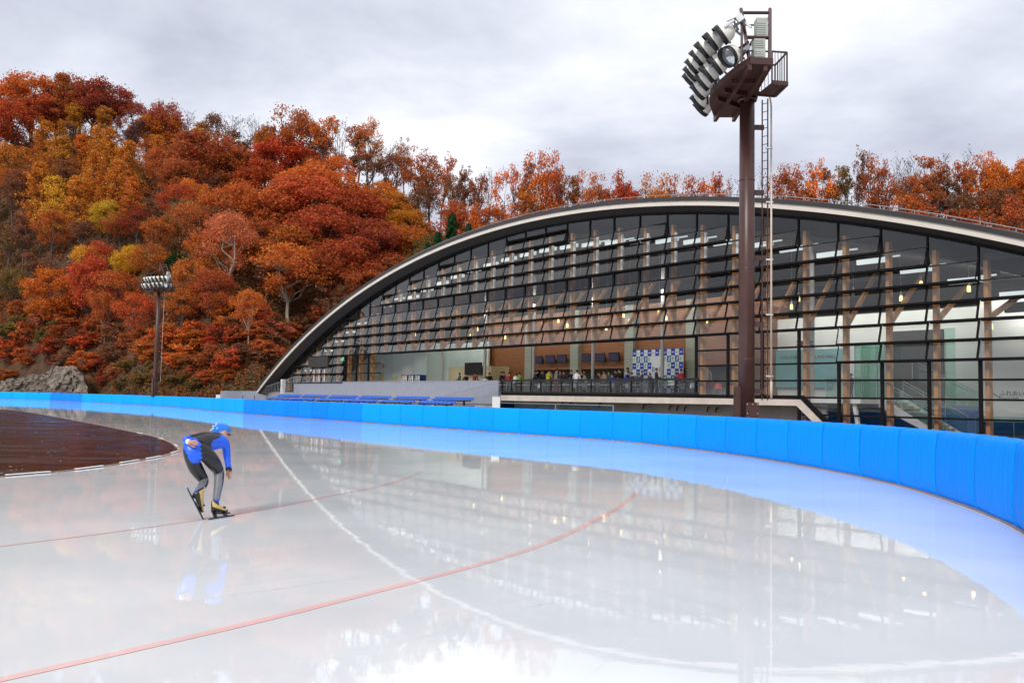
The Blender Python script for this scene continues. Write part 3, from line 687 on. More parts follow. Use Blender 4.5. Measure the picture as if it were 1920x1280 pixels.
def place_tree(px, top, H, w, col, kind, base=None):
    """px: trunk column; top: photo row of the crown's top; H: height in photo pixels; w: width in photo pixels"""
    p = base or hill_hit(px, top+H)
    if p is None:
        zr, yr = lerp_tab(RIDGE, px); p = at_Y(px, top+H, yr); p.z = hill_z(p.x, p.y)
    y = p.y; ztop = at_Y(px, top, y).z
    h = max(ztop-p.z, 2.0); 
    w_m = w*y/1643
    tm, cm = tr_rng.choice(PROTO[kind])
    nm = {'larch':'larch_tree','fir':'fir_tree','shrub':'shrub'}.get(kind,'autumn_tree')
    root = empty(nm, p, tr_rng.uniform(0,6.28)); base_w = {'larch':4.4,'fir':5.0,'bare':5.0,'twiggy':5.0,'tall':5.6}.get(kind,7.4)
    s = h/10; root.scale = (w_m/base_w, w_m/base_w, s)
    t = bpy.data.objects.new('trunk', tm); link(t, root); c = bpy.data.objects.new('crown', cm); link(c, root)
    j = lambda v: max(0.004, v*tr_rng.uniform(0.9,1.1)); cc = C[col]; k = tr_rng.uniform(0.86,1.14)
    c.color = (j(cc[0]*k), j(cc[1]*k), j(cc[2]*k), 1); trees.append((root, px, top, H, col, kind)); return root
# (column, top row, height px, width px, colour, kind): the trees one can tell apart
T = [
 # crest of the left hill
 (15,150,75,90,'orange','broad'),(62,136,80,120,'orange','open'),(122,138,75,90,'rust','broad'),(150,150,70,70,'olive','open'),(200,148,110,120,'dkred','broad'),(170,165,95,100,'rust','broad'),
 (105,178,90,110,'red','broad'),(20,190,115,95,'red','broad'),(58,180,80,75,'brown','twiggy'),(248,190,80,70,'dkred','open'),(235,225,100,80,'purple','twiggy'),(275,215,80,60,'purple','twiggy'),(310,184,75,75,'dkred','open'),(345,205,60,50,'purple','bare'),
 (300,206,105,100,'amber','broad'),(135,195,110,60,'gold','larch'),(192,200,105,62,'gold','larch'),(80,225,130,70,'gold','larch'),(112,255,140,75,'gold','larch'),(150,250,120,60,'amber','larch'),(200,240,130,72,'amber','larch'),(235,262,115,66,'gold','larch'),
 (172,280,150,72,'amber','larch'),(215,300,130,68,'gold','larch'),(65,300,150,70,'amber','larch'),(100,330,120,66,'yellow','larch'),(245,330,95,60,'amber','larch'),(140,330,125,70,'gold','larch'),(190,350,100,66,'amber','larch'),(15,265,110,70,'amber','open'),(20,330,130,60,'brown','twiggy'),
 (370,228,120,62,'amber','larch'),(402,213,90,60,'brown','open'),(430,215,75,55,'purple','bare'),(470,212,80,60,'purple','bare'),(500,215,85,50,'purple','twiggy'),(500,232,75,55,'amber','broad'),(450,240,80,60,'brown','twiggy'),
 (380,250,150,175,'rust','broad'),(345,290,120,100,'rust','broad'),(430,275,130,110,'rust','broad'),(485,300,110,110,'red','broad'),(540,262,120,150,'red','broad'),(610,300,140,170,'orange','broad'),(560,330,150,180,'red','broad'),(500,345,150,150,'orange','broad'),(440,345,140,130,'orange','open'),
 (660,355,140,150,'red','broad'),(615,385,150,160,'red','broad'),(700,410,140,130,'dkred','broad'),(545,420,150,160,'orange','open'),(645,440,140,150,'red','broad'),(720,470,110,110,'rust','broad'),(590,470,130,130,'rust','open'),(680,500,100,100,'rust','open'),
 (700,336,110,90,'amber','broad'),(735,358,110,90,'gold','broad'),(765,390,100,90,'gold','broad'),(790,410,90,70,'rust','broad'),(805,440,70,60,'brown','twiggy'),
 # skyline running down to the hall
 (540,197,95,95,'rust','tall'),(565,205,90,90,'rust','open'),(605,198,95,80,'orange','twiggy'),(635,225,80,45,'purple','bare'),(672,219,95,66,'rust','twiggy'),(690,222,85,60,'orange','tall'),(700,250,80,50,'purple','bare'),(722,270,90,55,'purple','bare'),(742,265,95,60,'purple','bare'),(757,254,80,40,'rust','tall'),
 (785,272,95,80,'rust','tall'),(805,290,90,70,'rust','tall'),(828,302,90,55,'orange','twiggy'),(850,308,95,50,'brown','twiggy'),(872,310,95,50,'brown','twiggy'),(895,306,105,50,'rust','twiggy'),(912,310,110,50,'purple','bare'),
 
 # the wood behind the roof
 (945,306,140,64,'orange','tall'),(975,312,130,60,'rust','twiggy'),(1002,284,165,70,'bright','tall'),(1022,280,165,60,'orange','tall'),(1045,302,140,55,'rust','twiggy'),(1072,316,125,55,'brown','twiggy'),(1098,318,120,60,'orange','tall'),(1122,322,120,60,'rust','tall'),(1160,318,120,60,'red','tall'),(1178,335,105,66,'red','broad'),(1145,335,105,60,'rust','twiggy'),
 (1208,335,100,45,'purple','bare'),(1225,322,115,76,'orange','tall'),(1240,343,95,85,'amber','broad'),(1275,325,110,66,'orange','tall'),(1305,330,105,52,'rust','tall'),(1330,328,105,56,'orange','tall'),(1352,320,112,45,'rust','twiggy'),(1372,328,105,48,'brown','bare'),
 (1432,318,105,50,'purple','bare'),(1462,312,110,60,'rust','tall'),(1485,308,115,56,'rust','tall'),(1510,304,115,60,'rust','tall'),(1538,294,125,66,'bright','tall'),(1560,306,115,56,'brown','twiggy'),(1583,298,125,50,'olive','twiggy'),(1606,296,130,52,'brown','twiggy'),(1633,291,135,60,'rust','tall'),(1660,297,130,58,'rust','tall'),(1690,290,140,56,'purple','bare'),(1715,290,145,58,'purple','bare'),
 (1712,322,110,80,'orange','open'),(1740,330,110,80,'rust','open'),(1752,280,155,70,'orange','twiggy'),(1780,282,155,58,'purple','bare'),(1805,280,160,64,'rust','twiggy'),(1822,278,160,60,'purple','bare'),(1850,284,160,70,'bright','tall'),(1872,290,160,76,'bright','broad'),(1905,296,160,90,'bright','broad'),(1940,300,160,90,'orange','broad'),(1890,350,110,80,'orange','open'),(1800,345,110,66,'brown','twiggy'),(1985,295,170,90,'rust','broad'),
 # middle and foot of the left hill
 (203,373,90,62,'yellow','broad'),(345,374,110,74,'olive','open'),(303,400,100,76,'orange','open'),(95,394,110,76,'orange','open'),(40,410,120,80,'brown','twiggy'),(150,400,100,70,'brown','twiggy'),(255,385,90,80,'dkred','open'),(285,370,90,70,'brown','twiggy'),(385,430,120,90,'orange','open'),(430,400,130,110,'pink','open'),(480,405,130,90,'rust','open'),
 (160,455,90,60,'yellow','open'),(185,450,100,66,'red','open'),(232,457,90,70,'yellow','broad'),(280,455,100,80,'orange','open'),(62,470,100,66,'brown','twiggy'),(20,500,100,70,'olive','open'),(330,470,70,40,'green','broad'),(15,430,90,70,'olive','twiggy'),
 (105,500,135,115,'bright','broad'),(165,478,150,100,'red','broad'),(205,505,130,110,'orange','open'),(70,550,80,60,'orange','broad'),(250,545,110,80,'red','open'),(362,478,120,90,'orange','open'),(395,500,110,90,'rust','open'),(340,540,90,80,'orange','open'),(405,545,80,80,'rust','open'),
 (428,395,180,110,'pink','pale'),(537,455,165,150,'orange','pale'),(466,540,115,70,'orange','pale'),(195,540,110,60,'rust','pale'),(625,455,140,110,'rust','pale'),(500,480,110,90,'brown','twiggy'),(590,520,90,80,'brown','twiggy'),(640,520,80,70,'dkred','open'),(700,540,60,60,'rust','open'),
]
for s_ in T: place_tree(*s_)
for px_, top_, w_, c_, k_, y_ in [(842,396,84,'green','fir',138),(874,414,60,'green','fir',136),(816,430,76,'green','fir',136),(798,450,60,'green','fir',134),(884,390,48,'orange','larch',142)]:   # evergreens just behind the hall
    x_ = (px_-960)/1643*y_; place_tree(px_, top_, 120, w_, c_, k_, Vector((x_, y_, hill_z(x_, y_))))
# shrubs along the foot of the slope
S = [(20,632,52,70,'red'),(52,648,44,60,'rust'),(88,642,44,50,'dkred'),(120,655,36,55,'brown'),(100,625,40,60,'red'),(160,655,44,60,'orange'),(185,668,40,46,'dkred'),(215,640,50,70,'brown'),(240,672,34,56,'olive'),(265,640,44,60,'brown'),(338,640,56,66,'orange'),(360,660,40,60,'rust'),(395,640,60,72,'rust'),(430,650,56,66,'red'),(455,640,50,66,'brown'),(385,690,34,50,'rust'),(425,690,30,44,'orange'),(330,700,28,50,'olive'),(265,700,24,50,'olive'),(230,712,18,40,'olive'),(370,712,20,44,'olive'),(480,600,50,70,'rust'),(510,620,50,66,'brown'),(545,600,44,60,'rust'),(575,590,44,60,'brown'),(495,650,40,60,'brown'),(605,570,44,60,'rust'),(15,690,26,50,'orange'),(195,700,26,36,'dkred'),(300,690,28,44,'brown'),(350,620,40,50,'orange'),(310,600,60,70,'orange'),(220,600,50,70,'brown'),(140,610,50,70,'brown'),(30,590,60,70,'olive'),(415,600,50,60,'dkred'),(445,590,50,60,'brown')]
srg = random.Random(21)
for _ in range(46):
    x = srg.uniform(-20,560); yb = srg.uniform(600,712) if x < 330 else srg.uniform(590,716)
    if x < 175 and yb > 672: continue
    hh = srg.uniform(30,58)*(0.6 if yb > 690 else 1); S.append((x, yb-hh, hh, hh*srg.uniform(1.0,1.5), srg.choice(['red','rust','rust','orange','brown','pink','olive','dkred','orange'])))
for x, t_, h_, w_, c_ in S: place_tree(x, t_, h_, w_, c_, 'shrub')
# filling trees between them, seen only as glimpses of crown and stem
occ = [(r.location.x, r.location.y) for r, *_ in trees]
def region(px, py, rg):
    if px > 830: return rg.choice([('rust','twiggy'),('brown','twiggy'),('purple','bare'),('rust','tall'),('orange','twiggy'),('purple','bare')])
    if py < 250 and px < 330: return rg.choice([('rust','broad'),('orange','open'),('dkred','broad'),('brown','open')])
    if 40 < px < 330 and py < 450: return rg.choice([('gold','larch'),('amber','larch'),('rust','open'),('brown','twiggy')])
    if px > 600 and py < 330: return rg.choice([('purple','bare'),('brown','twiggy')])
    if py < 560: return rg.choice([('rust','open'),('orange','open'),('red','open'),('brown','twiggy'),('brown','open')])
    return rg.choice([('brown','twiggy'),('rust','open'),('olive','open'),('orange','open')])
frg = random.Random(99); cnt = 0; tries = 0
while cnt < 128 and tries < 6000:
    tries += 1
    px = frg.uniform(-260, 2060); y = frg.uniform(120, 240); x = (px-960)/1643*y; z = hill_z(x, y)
    (yt,) = lerp_tab(TOE, px); zr, yr = lerp_tab(RIDGE, px); t = (y-yt)/(yr-yt)
    if not 0.15 < t < 1.12 or (px > 830 and t < 0.6): continue
    if any((x-a)**2+(y-b)**2 < 24 for a, b in occ): continue
    occ.append((x, y)); py = 748-(z-1.57)*1643/y; hh = frg.uniform(9,13) if px < 830 else frg.uniform(12,16); col, kind = region(px, py, frg)
    H = hh*1643/y; place_tree(px, py-H, H, H*frg.uniform(0.55,0.8) if kind != 'larch' else H*0.45, col, kind, Vector((x,y,z))); cnt += 1
cnt = 0; tries = 0
while cnt < 48 and tries < 6000:
    tries += 1
    px = frg.uniform(820, 2040); zr, yr = lerp_tab(RIDGE, px); y = yr*frg.uniform(0.93,1.12); x = (px-960)/1643*y; z = hill_z(x, y)
    if any((x-a)**2+(y-b)**2 < 9 for a, b in occ): continue
    occ.append((x, y)); py = 748-(z-1.57)*1643/y; hh = frg.uniform(10,15.5); col, kind = region(px, py, frg); H = hh*1643/y
    place_tree(px, py-H, H, H*frg.uniform(0.45,0.6), col, kind, Vector((x,y,z))); cnt += 1
for k_ in range(34):                                   # lower growth filling between the stems on that ridge
    px = 835+k_*36+frg.uniform(-12,12); zr, yr = lerp_tab(RIDGE, px); y = yr*frg.uniform(0.97,1.03); x = (px-960)/1643*y; z = hill_z(x, y); hh = frg.uniform(6.5,10.5); H = hh*1643/y; py = 748-(z-1.57)*1643/y
    place_tree(px, py-H, H, H*frg.uniform(0.7,0.95), frg.choice(['rust','brown','purple','orange','rust']), frg.choice(['twiggy','twiggy','open']), Vector((x,y,z)))
print('trees', len(trees))
# labels: colour and kind first, then the landmark it stands by, then its rank among the look-alikes
def zone(px, top, H):
    mid = top+H*0.5
    if px < -20 or px > 1930: return 'at the very edge of the picture'
    if px >= 900:
        if px < 1200: return 'behind the rising half of the hall roof'
        if px < 1400: return 'behind the crown of the roof, left of the near mast'
        return 'behind the roof, right of the near mast'
    if px > 620 and top < 330: return 'on the ridge above the hall roof'
    if top < 235: return 'on the crest of the left hill'
    if mid > 640: return 'at the foot of the left hill'
    side = 'left of the far mast' if px < 270 else ('above the far mast' if px < 340 else ('right of the far mast' if px < 560 else 'beside the rising roof edge'))
    return ('high on the slope ' if mid < 400 else ('halfway up the slope ' if mid < 520 else 'low on the slope '))+side
from collections import defaultdict
grp = defaultdict(list)
for tpl in trees: grp[(tpl[4], tpl[5], zone(tpl[1], tpl[2], tpl[3]))].append(tpl)
ORD = ['leftmost','second','third','fourth','fifth','sixth','seventh','eighth','ninth','tenth','eleventh','twelfth']
ORD2 = ORD+['thirteenth','fourteenth','fifteenth','sixteenth','seventeenth','eighteenth','nineteenth','twentieth']
for (col, kind, zn), lst in grp.items():
    lst.sort(key=lambda q: q[1])
    for k, q in enumerate(lst):
        base_l = f"{CW[col]} {KW[kind]} {zn}"
        if len(lst) > 1:
            o_ = ('leftmost' if k == 0 else ('rightmost' if k == len(lst)-1 else ORD2[k]+' from left' if k < 20 else 'one of the last to the right'))
            base_l = f"{CW[col]} {KW[kind]}, {o_} of its like, {zn}"
        words = base_l.split()
        tag(q[0], ' '.join(words[:16]), 'shrub' if kind == 'shrub' else 'tree', 'shrubs on the lower slope' if kind == 'shrub' else ('trees on the wooded ridge behind the hall' if q[1] >= 830 else 'autumn trees on the left hillside'))

# undergrowth: low brush and dry grass over the whole slope, a rust, a brown and an olive mass
urg = random.Random(3); ugs = [MB(), MB(), MB()]
for _ in range(13000):
    px = urg.uniform(-300,2050) if urg.random() < 0.3 else urg.uniform(-100,850)
    (yt,) = lerp_tab(TOE, px); zr, yr = lerp_tab(RIDGE, px); t = urg.random()**1.35; y = yt+(yr-yt)*t
    x = (px-960)/1643*y; z = hill_z(x, y); r = urg.uniform(0.5,1.45)*(0.6 if t < 0.12 else 1)
    if -20 < px < 175 and t < 0.12: continue
    v = math.sin(x*0.16+2)*math.sin(y*0.21)+urg.gauss(0,0.45)
    leaf_quads(ugs[0 if v > 0.35 else (1 if v > -0.55 else 2)], (x, y, z+r*0.5), r, 12, 0.27 if t > 0.2 else 0.2, urg, 0.85)
for mb_, cc_, lb_ in zip(ugs, [(0.38,0.12,0.040),(0.24,0.105,0.052),(0.20,0.13,0.045)], ['rust red','brown','olive brown']):
    o = tag(mb_.build('undergrowth', M['leaf']), lb_+' brush and dry grass covering the hillside under the trees', 'undergrowth', kind='stuff'); o.color = (*cc_, 1)
gr = MB()
for _ in range(1500):
    px = urg.uniform(175,520); (yt,) = lerp_tab(TOE, px); y = yt+urg.random()**1.6*7; x = (px-960)/1643*y; z = hill_z(x, y)
    leaf_quads(gr, (x, y, z+0.15), 0.35, 8, 0.17, urg, 0.6)
M['grass'] = mat('bank_grass', (0.055,0.060,0.016), 0.9, 0, 0.3, 0.25, col2=(0.20,0.13,0.045), detail=8)
tag(gr.build('grass', M['grass']), 'short dull green and straw coloured grass on the bank behind the barrier', 'grass', kind='stuff')
# rock outcrop at the left foot of the hill
rk = MB(); NU, NV = 110, 26; vs = []
rrg = random.Random(8)
def fbm(x, y):
    return (math.sin(x*0.9+math.sin(y*1.7))*0.5+math.sin(x*2.1+y*1.3+2)*0.3+math.sin(x*4.7-y*3.1)*0.18+math.sin(x*9.3+y*7.7)*0.10)
for a in range(NU+1):
    px = -260+ (430)*a/NU; (yt,) = lerp_tab(TOE, px)
    prof = [(-260,4.2),(-60,4.0),(0,3.1),(40,3.9),(80,4.5),(110,5.6),(135,5.9),(155,4.6),(168,2.2),(172,0.2)]
    H_ = lerp_tab(prof, px)[0]
    for k in range(NV+1):
        t = k/NV
        if t < 0.7: z = H_*(t/0.7)**0.9; dep = 1.2*(t/0.7)**1.5
        else: z = H_*(1-0.25*((t-0.7)/0.3)**2); dep = 1.2+(t-0.7)/0.3*7
        y = yt-5+dep+1.5*fbm(px*0.09+3, z*0.8)+0.25*rrg.gauss(0,1)*0.5; x = (px-960)/1643*y
        vs.append((x+0.15*rrg.gauss(0,1), y, z-0.2+(0.35*fbm(px*0.15, t*5))*min(1,t*3)))
rk.add(vs, [(a*(NV+1)+k, (a+1)*(NV+1)+k, (a+1)*(NV+1)+k+1, a*(NV+1)+k+1) for a in range(NU) for k in range(NV)])
M['rock'] = mat('rock', (0.075,0.06,0.048), 0.9, 0, 0.3, 0.8, bump=1.0, col2=(0.27,0.225,0.18), detail=9)
tag(rk.build('rock_outcrop', M['rock']), 'bare grey rock face at the left foot of the hill behind the barrier', 'rock')
# stone steps climbing from the hall's left end
st = MB(); sA = hill_hit(466,722) or at_Y(466,722,118); sB = hill_hit(486,682) or at_Y(486,682,126)
for k in range(13):
    p = sA.lerp(sB, k/12); p.z = hill_z(p.x, p.y)+0.25; st.box((p.x-1.1,p.y-0.1,p.z-0.6),(p.x+1.1,p.y+0.45,p.z+0.06*(k%2)))
tag(st.build('stone_steps', M['hill']), 'weathered stone steps climbing the bank left of the hall', 'steps')
# ------------------------------------------------------------------ the glass hall (local axes: x along the front, y inwards, z up)
hall = empty('curling_hall', NRM*D0, BROT, 'large hall with a low arched roof and a stepped louvred glass front behind the rink', 'building')
ZF, ROW, MOD, U0, ZC = 1.97, 0.916, 2.377, -50.05, -85.13
def zarc(u, R): return ZC+math.sqrt(max(0.0, R*R-(u-U0)**2))
def arc_strip(mb, Ra, na, Rb, nb, ua=-99.4, ub=-0.7, N=96, mi=0):
    vs = []
    for k in range(N+1):
        u = ua+(ub-ua)*k/N; vs += [(u, na, zarc(u, Ra)), (u, nb, zarc(u, Rb))]
    mb.add(vs, [(2*k, 2*k+1, 2*k+3, 2*k+2) for k in range(N)], mi)
RG = 99.55
rf = MB(); arc_strip(rf, 100.38, -1.0, 100.38, 30); arc_strip(rf, 100.10, -1.28, 100.34, -1.28); arc_strip(rf, 100.34, -1.28, 100.38, -1.0); arc_strip(rf, 100.10, -1.28, 100.10, -1.2); arc_strip(rf, 98.6, 0.25, 98.6, 30, mi=1); arc_strip(rf, 98.6, 30, 100.38, 30)
rf.build('roof', [M['roof'], M['ceiling']], hall)
fa = MB(); arc_strip(fa, 99.82, -1.2, 100.10, -1.2); arc_strip(fa, 99.82, -1.2, 99.82, -1.1); fa.build('roof_fascia', M['fascia'], hall)
so = MB(); arc_strip(so, 99.85, -1.1, RG+0.04, 0.06); so.build('soffit', M['soffit'], hall)
ab = MB(); arc_strip(ab, RG-0.10, -0.05, RG+0.05, -0.05); arc_strip(ab, RG-0.10, -0.05, RG-0.10, 0.10); ab.build('arch_frame', M['dark_steel'], hall)
sr = MB(); N = 64; prev = None
for k in range(N+1):
    u = -98+(97)*k/N; p = (u, -0.9, zarc(u,100.38)+0.16)
    if prev: sr.tube(prev, p, 0.022, n=5, cap=False)
    sr.tube((u,-0.9,zarc(u,100.38)-0.05), p, 0.018, n=5); prev = p
sr.build('snow_guard', M['grey_metal'], hall)
# deck slab with pale fascia, dark trim and the sloping end
sl = MB(); sl.box((-99.3,0.02,1.64),(-27.6,29.6,ZF)); sl.build('deck_slab', M['floor_in'], hall)
df = MB(); df.prism([(-54.05,1.44),(-54.05,1.86),(-27.55,1.86),(-25.1,-0.3),(-25.62,-0.3),(-27.78,1.52),(-27.85,1.52)], -0.08, 0.0); df.build('deck_fascia', M['pale_concrete'], hall)
dt = MB(); dt.prism([(-54.05,1.865),(-54.05,2.08),(-27.40,2.08),(-24.65,-0.3),(-25.08,-0.3),(-27.52,1.865)], -0.06, 0.1); dt.build('deck_trim', M['dark_steel'], hall)
lf = MB(); lf.box((-99.3,-0.05,0.0),(-54.2,0.0,1.80)); lf.build('plinth_wall', M['concrete'], hall)
uw = MB(); uw.box((-54.2,1.4,-0.2),(-26.9,1.6,1.62)); uw.build('undercroft_wall', M['concrete'], hall)
for x, y in [(1052,757),(1068,757),(1123,759),(1205,762),(1254,764),(1268,765),(1282,766),(1325,767),(1341,768)]:
    u, z = fac(x, y, 1.2); v = MB(); v.path([(u, 1.4, z+0.12),(u+0.1,1.25,z+0.11),(u+0.14,1.12,z+0.03),(u+0.13,1.1,z-0.08),(u+0.06,1.18,z-0.15)], 0.045, 8); v.build('vent_hood', M['black'], hall)
# bays
J0 = -34
bays = []
for j in range(-34, 8):
    uL = -18.15+MOD*j; uR = uL+MOD
    zmn, zmx = min(zarc(uL,RG), zarc(uR,RG)), max(zarc(uL,RG), zarc(uR,RG))
    opened = -74.95 < uL and uR < -34.5
    kb = 4 if opened else (-2 if uL > -27.7 else 0)
    zb = ZF+ROW*kb
    kt0 = 4 if uL < -25.4 else 2
    if uL < -82: kt0 = 1
    kend = int(math.floor((zmn-0.42-ZF)/ROW)); kend = max(kend, kb)
    band = 8 if (opened or uR < -34.0 and uL > -76) else None
    fr = MB(); gl = MB(); gd = MB(); T_ = 0.30
    for k in range(kb, kend):
        z0, z1 = ZF+ROW*k, ZF+ROW*(k+1); w = 0.035
        if k >= kt0 and k != band:
            gl.add([(uL+0.03,-T_,z0+0.03),(uR-0.03,-T_,z0+0.03),(uR-0.03,-0.05,z1),(uL+0.03,-0.05,z1)], [(0,1,2,3)])
            fr.beam((uL+0.02,-T_-0.005,z0+0.03),(uR-0.02,-T_-0.005,z0+0.03),0.06,0.10)                 # lower bar of the leaf
            fr.beam((uL+0.03,-T_,z0+0.03),(uL+0.03,-0.05,z1),0.04,0.05); fr.beam((uR-0.03,-T_,z0+0.03),(uR-0.03,-0.05,z1),0.04,0.05)
            fr.box((uL+0.02,-T_+0.01,z0+0.045),(uR-0.02,-0.06,z0+0.06))                                    # weather ledge
        else:
            (gd if k == band else gl).add([(uL,0.0,z0),(uR,0.0,z0),(uR,0.0,z1),(uL,0.0,z1)], [(0,1,2,3)])
            mw = 0.085 if k == band else 0.075
            fr.box((uL-mw,-0.06,z0),(uL+mw,0.08,z1))
        tw = 0.09 if k == band or k == (band or -9)+1 else 0.05
        fr.box((uL+0.08,-0.05,z0-tw),(uR-0.08,0.07,z0+tw))
    zt = ZF+ROW*kend
    fr.box((uL+0.08,-0.05,zt-0.042),(uR-0.08,0.07,zt+0.042))
    gl.add([(uL,0.0,zt),(uR,0.0,zt),(uR,0.0,zarc(uR,RG)),(uL,0.0,zarc(uL,RG))], [(0,1,2,3)])
    fr.box((uL-0.045,-0.06,zt),(uL+0.045,0.08,zarc(uL,RG)-0.05))
    if opened: fr.box((uL,-0.10,zb-0.09),(uR,0.12,zb+0.05))
    f = fr.build('window', M['dark_steel'], hall); gl.build('panes', M['glass'], f)
    if gd.v: gd.build('tinted_pane', M['glass_dark'], f)
    ze = zarc(uL,RG)-0.75
    pb = 5.62 if opened else (0.0 if uL > -27.7 else ZF)
    if ze-pb > 0.8:
        po = MB(); po.box((uL+0.10,0.22,pb),(uL+0.29,0.58,ze)); po.build('timber_post', M['wood'], hall)
        if -75 < uL < -32 and ze > 10.6:
            ws = MB(); ws.box((uL+0.31,0.30,10.3),(uL+0.46,0.42,ze-0.5)); ws.build('hanger', M['white_paint'], hall)
    if zmn > 8.2 and uL > -72:
        s_ = MB(); s_.beam((uL+0.2,0.45,5.75),(uL+0.2,4.0,min(10.2,zmn-1.2)),0.17,0.22); s_.build('timber_strut', M['wood'], hall)
        b2 = MB(); b2.box((uL+0.48,0.95,zmn-1.62),(uR-0.04,1.12,zmn-1.36)); (b2.box((uL+1.5,1.9,zmn-1.25),(uR-0.04,2.0,zmn-1.17)) if uL > -48 else None); b2.build('strip_light', M['strip_glow'], hall)
    elif zmn > 4.5 and uL < -72:
        b2 = MB(); b2.box((uL+0.5,0.95,zmn-1.0),(uR-0.1,1.1,zmn-0.85)); b2.build('strip_light', M['strip_glow'], hall)
    bays.append((uL, uR))
# added fill lights: dark housings hiding a glowing face that brightens the rear walls
for (ua_, ub_, zz_) in [(-74.0,-54.2,9.75),(-54.0,-34.8,9.75),(-34.4,-19.0,8.36),(-18.8,-10.5,6.6)]:
    tb_ = MB(); tb_.prism([(ua_,zz_-0.22),(ub_,zz_-0.22),(ub_,zz_+0.22),(ua_,zz_+0.22)], 4.26, 4.34); tb_.box((ua_,4.26,zz_-0.25),(ub_,4.55,zz_-0.22)); tb_.box((ua_,4.26,zz_+0.22),(ub_,4.55,zz_+0.25))
    o = tb_.build('fill_light_housing', M['dark_steel'], hall); tl = MB(); tl.box((ua_+0.05,4.342,zz_-0.18),(ub_-0.05,4.36,zz_+0.18)); tl.build('fill_light_face', M['fill_glow'], o)
# inside: columns
for x, y, n, r in [(831,640,5.5,0.14),(910,640,5.5,0.14),(1001,640,5.5,0.13),(1112,640,5.5,0.13),(1242,640,5.5,0.13),(1519,600,1.3,0.235)]:
    u, _ = fac(x, y, n); c = MB(); top = min(zarc(u,98.6)-0.2, 12.5); c.lathe([(r,ZF),(r,top-0.9),(r*0.8,top-0.6),(r*0.8,top)], 20, cap=True); o = c.build('steel_column', M['white_paint'], hall, True); o.location = (u, n, 0)
u, _ = fac(1519,600,1.3); cb_ = MB()
for z in (4.85,5.05,5.75): cb_.box((u-0.42,0.6,z),(u+0.30,1.2,z+0.05))
cb_.box((u-0.4,0.7,4.9),(u-0.1,1.1,5.05)); cb_.build('column_bracket', M['dark_steel'], hall)
def U(px, n, py=690): return fac(px, py, n)[0]
# inside: walls
w = MB(); w.box((U(560,7),7.0,ZF),(U(800,7),7.3,7.15)); w.box((U(800,7)-0.3,7.3,ZF),(U(800,7),9.4,7.15)); w.build('lobby_wall', M['green_white'], hall)
for x in (690,735,775):
    j_ = MB(); u = U(x,7); j_.box((u-0.012,6.99,ZF),(u+0.012,7.0,7.1)); j_.build('wall_joint', M['door_grey'], hall)
w = MB(); w.box((U(796,9.4),9.4,ZF),(U(915,9.4),9.6,7.15)); w.build('recess_wall', M['green_white'], hall)
d = MB(); d.box((U(801,8.8),8.9,ZF),(U(826,8.8),8.98,5.35)); d.box((U(800,8.8),8.88,5.35),(U(827,8.8),9.0,5.43)); d.build('sliding_door', M['door_grey'], hall)
k = MB(); k.box((U(840,6.2),6.3,ZF),(U(919,6.2),8.4,4.55)); k.build('kiosk_wall', M['yellow_wall'], hall)
d = MB(); d.box((U(712.5,7),6.95,ZF),(U(720,7),6.99,4.25)); d.build('lobby_door', M['yellow_wall'], hall)
h_ = MB(); h_.box((U(737,7),6.9,ZF+0.2),(U(746,7),6.99,3.75)); h_.build('hydrant_cabinet', M['yellow_wall'], hall)
for x, y, mm in [(700.5,685,'sign_blue'),(718.5,686,'sign_red')]:
    u, z = fac(x, y, 6.5); s_ = MB(); s_.box((u-0.2,6.45,z-0.2),(u+0.2,6.5,z+0.2)); s_.box((u-0.05,6.435,z-0.12),(u+0.05,6.45,z+0.12),1); s_.build('door_sign', [M[mm], M['white_paint']], hall)
u, z = fac(643,673,4.0); s_ = MB(); s_.box((u-0.32,3.9,z-0.2),(u+0.32,4.0,z+0.2)); s_.box((u-0.08,3.89,z-0.13),(u+0.06,3.9,z+0.13),1); s_.build('exit_sign', [M['exit_green'], M['white_paint']], hall)
uA, uB = U(914,10), U(1458,9)
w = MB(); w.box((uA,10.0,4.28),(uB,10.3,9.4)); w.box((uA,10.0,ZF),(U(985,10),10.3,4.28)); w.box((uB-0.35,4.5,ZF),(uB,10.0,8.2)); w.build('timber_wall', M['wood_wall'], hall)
M['dim_wall'] = mat('counter_recess', (0.16,0.17,0.125), 0.7, 0, 0.2, 0.8)
w = MB(); w.box((U(985,10),11.6,ZF),(uB,11.8,4.4)); w.build('counter_recess', M['dim_wall'], hall)
c = MB(); c.box((U(1000,10),10.2,ZF),(U(1168,10),10.7,ZF+1.05)); c.build('service_counter', M['wood'], hall)
for a, b_ in [(985,997),(1070,1085),(1172,1188),(1287,1306)]:
    p = MB(); p.box((U(a,9.7),9.6,ZF),(U(b_,9.7),10.0,9.4)); p.build('pilaster', M['pilaster'], hall)
def clipped(mb, u0_, u1_, n0, n1, zb_, zt__):               # a wall cut off under the curve of the roof
    mb.prism([(u0_,zb_)]+[(u0_+(u1_-u0_)*q/24, min(zt__, zarc(u0_+(u1_-u0_)*q/24, 98.5))) for q in range(25)]+[(u1_,zb_)], n0, n1)
w = MB(); clipped(w, uB, -3.0, 9.0, 9.2, -0.2, 7.3); w.box((uB,9.2,7.1),(-15,14,7.3)); w.build('hall_wall', M['white_wall'], hall)
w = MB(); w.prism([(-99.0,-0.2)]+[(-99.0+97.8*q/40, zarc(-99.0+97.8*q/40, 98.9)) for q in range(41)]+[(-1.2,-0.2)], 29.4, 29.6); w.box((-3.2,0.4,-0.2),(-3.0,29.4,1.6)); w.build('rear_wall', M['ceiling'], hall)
fl = MB(); fl.box((-27.6,0.1,-0.05),(-1.0,29.4,0.02)); fl.build('lower_floor', M['floor_in'], hall)
